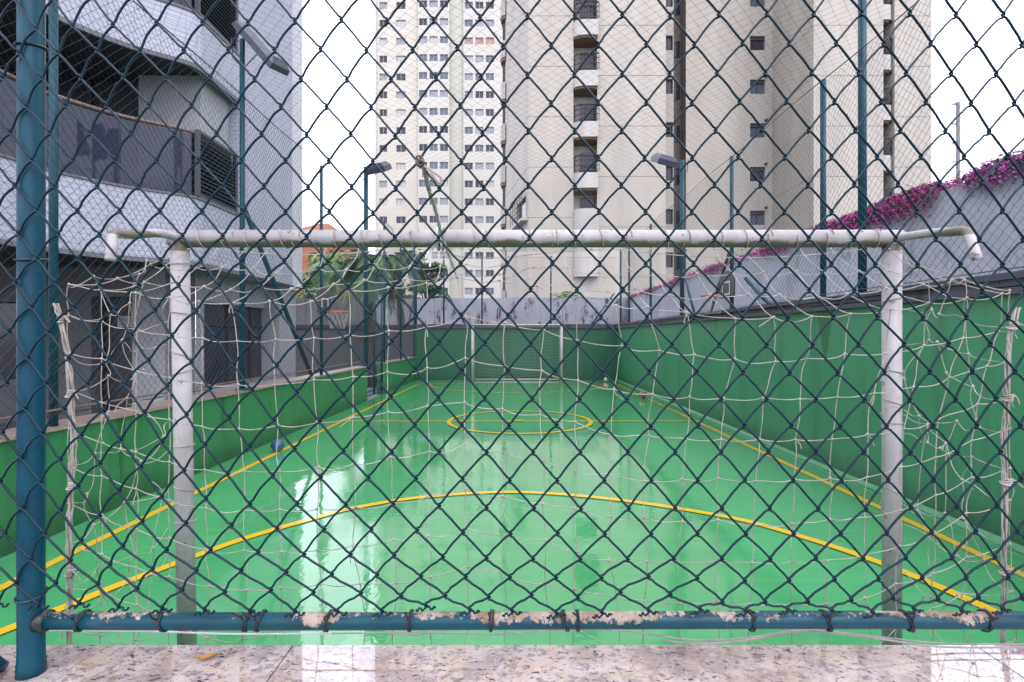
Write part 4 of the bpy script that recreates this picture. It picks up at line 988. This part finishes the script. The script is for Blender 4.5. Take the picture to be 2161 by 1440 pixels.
# ------------------------------------------------------------------ balls
def ball(loc, r, m, mp, label):
    t = thing('football', label, 'ball', (loc[0], loc[1], 0), 'balls left on the court')
    c = np.array((loc[0], loc[1], r + .001)); obj('shell', MB().ball(c, r, 24, 16), m, t, True)
    ph = (1 + 5 ** .5) / 2; ic = [np.array(v_) for v_ in [(0, a, b * ph) for a in (-1, 1) for b in (-1, 1)] + [(a, b * ph, 0) for a in (-1, 1) for b in (-1, 1)] + [(b * ph, 0, a) for a in (-1, 1) for b in (-1, 1)]]
    for di, d in enumerate(ic):
        d = d / np.linalg.norm(d); ca, sa_ = math.cos(.7), math.sin(.7)
        d = np.array((d[0], ca * d[1] - sa_ * d[2], sa_ * d[1] + ca * d[2]))
        a = np.cross(d, (.3, .5, .8)); a /= np.linalg.norm(a); b = np.cross(d, a); pts = [d * 1.006]
        for k in range(10):
            an = k * math.pi / 5; rr = .36 if k % 2 == 0 else .335
            q = d * math.cos(rr) + (a * math.cos(an) + b * math.sin(an)) * math.sin(rr); pts.append(q * 1.004)
        obj('panel', MB().add([c + r * q for q in pts], [(0, 1 + k, 1 + (k + 1) % 10) for k in range(10)]), (mp[di % len(mp)] if isinstance(mp, list) else mp), t, True)
ball((-3.07, 6.78), .082, M['ballb'], [M['ballw'], M['lamp'], M['ballb2'], M['lamp']], 'blue football resting by the left wall on the yellow line')
ball((3.08, 12.72), .088, M['ballr'], M['ballw'], 'red football by the right sideline past the halfway line')
ball((2.98, 17.3), .085, M['ballw'], M['ballk'], 'white football in the far right corner')

# ------------------------------------------------------------------ near fence
NF = thing('chain_link_fence', 'near teal chain link fence with flaking bottom rail in the foreground', 'fence', (0, 1.05, COP))
PX = P(66, 0, 1.05)[0]
def rough_post(x, zt):
    mb = MB(); zs = [COP - .002, COP + .02, COP + .035] + list(np.linspace(COP + .06, zt, 16))
    rs = [.0245, .0235, .0222] + [.0219] * 16
    return mb.tube([(x, 1.05, z) for z in zs], rs, 24)
obj('post', rough_post(PX, 3.4), M['teal'], NF, True)
obj('post', rough_post(PX + 2.62, 3.4), M['teal'], NF, True)
zr = EYE - (1310 - CY) * 1.05 / F
obj('bottom_rail', MB().tube([(PX + .03, 1.05, zr)] + [(x, 1.05, zr + .0015 * math.sin(x * 3)) for x in np.linspace(PX + .2, PX + 2.4, 10)] + [(PX + 2.59, 1.05, zr)], .0165, 20, ref=(0, 0, 1)), M['rail'], NF, True)
obj('weld_collar', MB().tube([(PX + .014, 1.05, zr), (PX + .034, 1.05, zr)], .0205, 16, ref=(0, 0, 1)), M['tie'], NF, True)
obj('diagonal_brace', MB().tube([(PX - .5, 1.02, COP + .34), (PX - .058, 1.03, COP + .004)][::-1], .030, 16), M['teal'], NF, True)
for px in (172, 345, 522, 548, 692, 865, 1035, 1190, 1217, 1582, 1740, 1910, 2075):
    x, _, _ = P(px, 0, 1.05); tw = rng.uniform(-.006, .006); m_ = MB()
    for k in range(2):
        m_.tube([(x + tw * math.sin(q) + .002 * k + .004 * k * rng.random(), 1.05 + .0192 * math.cos(q), zr + .0192 * math.sin(q)) for q in np.linspace(0, 6.6, 18)], .0017, 5, False, ref=(1, 0, 0))
    m_.tube([(x, 1.03, zr + .012), (x + tw, 1.02, zr + .022), (x + rng.uniform(-.02, .02), 1.015, zr + .034)], .002, 5)
    obj('wire_tie', m_, M['tie'], NF)
for z, px in ((P(0, 548, 1.05)[2], 0), (P(0, 1255, 1.05)[2], 0), (P(0, 100, 1.05)[2], 0)):
    obj('post_tie', MB().tube([(PX + .0245 * math.cos(q), 1.05 + .0245 * math.sin(q), z + .004 * math.sin(q)) for q in np.linspace(0, 6.4, 24)], .0022, 5, False, ref=(0, 0, 1)), M['tie'], NF)

rowsd = {
0: ([75,153,238,330,427,523,622,720,817,915,1013,1113,1213,1313,1414,1517,1618,1717,1818,1920,2017,2117], [60,55,52,48,47,48,45,42,45,43,38,35,33,32,35,31,30,31,29,29,33,33]),
2: ([88,170,260,350,443,537,635,732,825,920,1015,1113,1212,1313,1413,1513,1615,1713,1812,1912,2007,2102], [165,165,163,165,163,167,167,168,168,165,163,160,158,157,157,155,155,154,155,156,157,158]),
4: ([105,190,277,368,457,552,647,740,834,926,1018,1115,1213,1312,1411,1510,1608,1707,1805,1900,1995,2087], [280,280,281,283,282,283,285,283,288,285,282,277,277,277,276,276,273,275,276,277,278,280]),
6: ([115,205,293,382,470,557,650,742,835,927,1021,1115,1213,1311,1410,1508,1605,1705,1803,1895,1983,2072], [393,393,393,394,393,393,395,395,398,398,397,392,393,392,392,391,391,392,390,390,388,385]),
8: ([123,210,297,385,470,557,647,740,833,925,1022,1117,1215,1315,1410,1508,1608,1707,1803,1890,1975,2067], [493,495,497,498,498,499,500,501,502,503,502,502,503,503,504,505,504,504,505,505,505,507]),
10: ([117,210,293,377,462,550,642,735,828,925,1022,1120,1217,1315,1415,1515,1615,1708,1803,1890,1990,2073], [596,600,601,602,602,600,604,606,608,610,610,611,612,612,612,613,613,613,614,614,614,615]),
12: ([103,195,278,363,455,542,635,730,827,927,1023,1120,1220,1320,1418,1518,1618,1715,1812,1908,2002,2090], [700,704,707,709,712,714,716,718,720,722,724,726,727,728,728,728,729,729,728,727,727,727]),
14: ([98,185,265,353,443,532,627,725,825,925,1023,1123,1223,1323,1422,1522,1618,1722,1825,1920,2017,2102], [808,809,810,815,820,823,828,833,837,840,841,842,843,844,844,843,843,844,845,845,844,842]),
16: ([90,172,255,343,433,527,622,725,827,927,1027,1125,1225,1325,1425,1522,1622,1722,1823,1922,2020,2112], [912,918,927,932,938,942,947,952,954,954,955,955,955,955,955,955,954,954,955,956,956,955]),
18: ([85,165,252,342,435,528,628,730,830,927,1027,1127,1226,1327,1425,1524,1625,1727,1828,1923,2020,2105], [1015,1025,1035,1047,1052,1064,1063,1065,1064,1068,1072,1073,1075,1074,1073,1074,1074,1075,1075,1072,1070,1068]),
20: ([95,172,260,352,445,545,642,740,832,935,1027,1125,1225,1325,1422,1524,1626,1722,1822,1912,2010,2100], [1125,1140,1152,1160,1160,1165,1170,1170,1172,1176,1178,1180,1181,1181,1180,1180,1181,1179,1180,1178,1178,1177]),
22: ([118,207,290,385,475,572,662,762,847,940,1032,1122,1220,1310,1415,1525,1615,1705,1797,1885,1980,2065], [1230,1232,1242,1245,1249,1245,1250,1252,1258,1257,1260,1256,1262,1250,1255,1272,1271,1270,1267,1262,1265,1262])}
YM = 1.05 - .029; EXT = 9; C0, C1 = -11 - EXT, 10 + EXT
ev = {}
for j, (xs, ys) in rowsd.items():
    x = list(map(float, xs)); y_ = list(map(float, ys))
    for _ in range(EXT):
        x = [x[0] - 84] + x + [x[-1] + 92]; y_ = [y_[0] - 1.0] + y_ + [y_[-1]]
    ev[j] = np.stack([x, y_], 1)
for j in range(-2, -16, -2): ev[j] = ev[j + 2] + np.array((-4 * (np.arange(C1 - C0 + 1) < 17), np.full(C1 - C0 + 1, -123))).T + rng.normal(0, 1.2, (C1 - C0 + 1, 2))
JT, JB = -14, 23
nd = {}
for j in range(JT, JB + 1):
    if j % 2 == 0: nd[j] = ev[j]
    elif j < 23: a, b = ev[j - 1] if j - 1 in ev else ev[j + 1], ev[j + 1]; m4 = (a[:-1] + a[1:] + b[:-1] + b[1:]) / 4; nd[j] = m4 + rng.normal(0, .8, m4.shape)
    else:
        a = ev[22]; m2 = (a[:-1] + a[1:]) / 2; nd[j] = m2 + np.stack([rng.normal(0, 3, len(m2)) + 3, 30 - (m2[:, 1] - 1255) * .7 + rng.normal(0, 4, len(m2))], 1)
WRD = .0023; pxm = YM / F
def to3(p, d): return (((p[0] - CX) * pxm), YM - d, EYE - (p[1] - CY) * pxm)
wm = MB(); nj = JB - JT + 1
for c in range(C1 - C0):
    for kind in (0, 1):
        pts = []
        for j in range(JT, JB + 1):
            nn = nd[j][c + (1 if (kind and j % 2 == 0) else 0)] if j % 2 == 0 else nd[j][c]
            ext_right = (kind == 0 and j % 2) or (kind == 1 and j % 2 == 0)
            s = 1 if ext_right else -1
            dn_bs = (kind == 0 and j % 2 == 0) or (kind == 1 and j % 2 == 1)   # segment below runs down-right ("\")
            df = WRD * 1.15; ox = 2.3
            din, dout = (-df, df) if dn_bs else (df, -df)
            pts.append(to3((nn[0] + s * (ox - 2.2), nn[1] - 4.0), din * .9)); pts.append(to3((nn[0] + s * ox * 1.15, nn[1]), 0)); pts.append(to3((nn[0] + s * (ox - 2.2), nn[1] + 4.0), dout * .9))
            if j < JB:
                nx2 = nd[j + 1][c + (1 if (kind and (j + 1) % 2 == 0) else 0)] if (j + 1) % 2 == 0 else nd[j + 1][c]
                left = max(0.0, min(1.0, (900 - nn[0]) / 700)); bow = (2.2 + 4.5 * left) if not dn_bs else 1.2
                low = max(0.0, (nn[1] - 1100) / 160.0)
                for t in (.11, .3, .5, .7, .89):
                    q = nn * (1 - t) + nx2 * t
                    sh = bow * math.sin(math.pi * t)
                    off = np.array((-sh * .75, -sh * .75)) if not dn_bs else np.array((sh * .3, -sh * .3))
                    off = off + np.array((0, low * 3 * math.sin(2 * math.pi * t)))
                    pts.append(to3(q + off + rng.normal(0, .35, 2), (df if dn_bs else -df)))
        # knuckled end
        e = pts[-1]; sgn = 1 if kind == 0 else -1
        pts += [(e[0] + sgn * (.004 + .0028 * q), e[1] + .003 * math.cos(q * 1.7 + kind * 3.14), e[2] - .003 + .003 * math.sin(q * 1.7 + kind * 3.14)) for q in range(1, 6)]
        wm.tube(pts, WRD, 5, True)
obj('wire_mesh', wm, M['wire'], NF, True, kind='stuff')

# rope tying the net up to the fence
tr = thing('tie_rope', 'frayed grey rope tied from the fence mesh down to the goal net', 'rope', P(890, 345, 1.0))
mb = MB(); path = catmull([P(888, 340, 1.0), P(897, 362, 1.02), P(905, 400, 1.12), P(918, 440, 1.3), P(932, 495, 1.52), P(950, 545, 1.66), P(966, 588, 1.73)], 6)
for s in range(4):
    mb.tube([p + np.array((.0028 * math.cos(s * 1.57 + i * .8), 0, .0028 * math.sin(s * 1.57 + i * .8))) for i, p in enumerate(path)], .0026, 5, False)
obj('strand', mb, M['strap'], tr)
mb = MB()
for s in range(5):
    c = np.array(P(889, 345, 1.0)) + rng.normal(size=3) * .003; mb.tube([c + .0062 * np.array((math.cos(q + s), .5 * math.sin(2 * q), math.sin(q + s) * rng.uniform(.7, 1))) for q in np.linspace(0, 6.3, 14)], .0026, 5, False)
for s in range(6):
    c = np.array(P(894, 352, .995)); mb.tube([c, c + np.array((rng.uniform(-.005, .02), -.004, rng.uniform(-.03, .012)))], .0012, 4, False)
obj('knot', mb, M['rope_d'], tr)
obj('loop_end', MB().tube(catmull([P(895, 350, .99), P(918, 366, .99), P(932, 378, .99), P(930, 388, .99), P(920, 380, .99), P(908, 358, .99)], 5), .0024, 5, False), M['rope'], tr)
tr2 = thing('tie_strap', 'white strap knotted round the crossbar left of its middle', 'strap', P(915, 500, 2.1))
mb = MB()
for s in range(3): mb.tube(catmull([P(940 - s * 6, 488, 2.05), P(918 + s * 4, 508, 2.12), P(905 + s * 3, 530, 2.14), P(897 + s * 5, 548 + s * 8, 2.1)], 5), .0045, 5, False)
for s in range(2): mb.tube([(P(925 + s * 9, 0, GY)[0], GY + .05 * math.cos(q), gh + .05 * math.sin(q)) for q in np.linspace(0, 6.4, 16)], .0045, 5, False, ref=(1, 0, 0))
obj('webbing', mb, M['strap'], tr2)

# loose cords lying on the coping edge
lc = thing('loose_cord', 'pale cord lying loosely along the granite coping under the rail', 'cord', P(1300, 1350, 1.13))
q = [(700, 1337), (900, 1336), (1060, 1338), (1140, 1332), (1200, 1330), (1260, 1329), (1330, 1333), (1400, 1343), (1450, 1350), (1520, 1351), (1600, 1343), (1680, 1331), (1740, 1332), (1860, 1345), (1960, 1356), (2040, 1359), (2161, 1360)]
obj('strand', MB().tube(catmull([P(a, b, 1.12) for a, b in q], 5), .0018, 6), M['cord'], lc)
obj('strand', MB().tube(catmull([P(a, b + 5 + 3 * math.sin(a * .01), 1.125) for a, b in q[7:]], 5), .0022, 6), M['rope'], lc)
obj('strand', MB().tube(catmull([P(a, b, 1.12) for a, b in ((100, 1331), (300, 1332), (480, 1338), (700, 1337))], 5), .002, 6), M['strap'], lc)

# fallen leaf
lx_, ly_ = P(437, 1392, 1.0)[0], F * .67 / (1392 - CY); lx_ = (437 - CX) * ly_ / F
lm = MB(); n = 9
for i in range(n):
    u = -1 + 2 * i / (n - 1); wv = .0085 * math.sqrt(max(0, 1 - u * u)) + .0006
    for sgn in (-1, 0, 1): lm.v.append(np.array([(lx_ + u * .019 * .95 + sgn * wv * .25, ly_ + u * .006 + sgn * wv, COP + .0025 + .004 * abs(sgn) + .003 * u * u)]))
lm.n = 3 * n
for i in range(n - 1):
    for k in range(2): lm.f.append((3 * i + k, 3 * i + 3 + k, 3 * i + 4 + k, 3 * i + 1 + k)); lm.m.append(0)
fl_o = obj('fallen_leaf', lm, M['leafo'], None, True)
tag(fl_o, 'small yellow leaf lying on the granite coping', 'leaf')
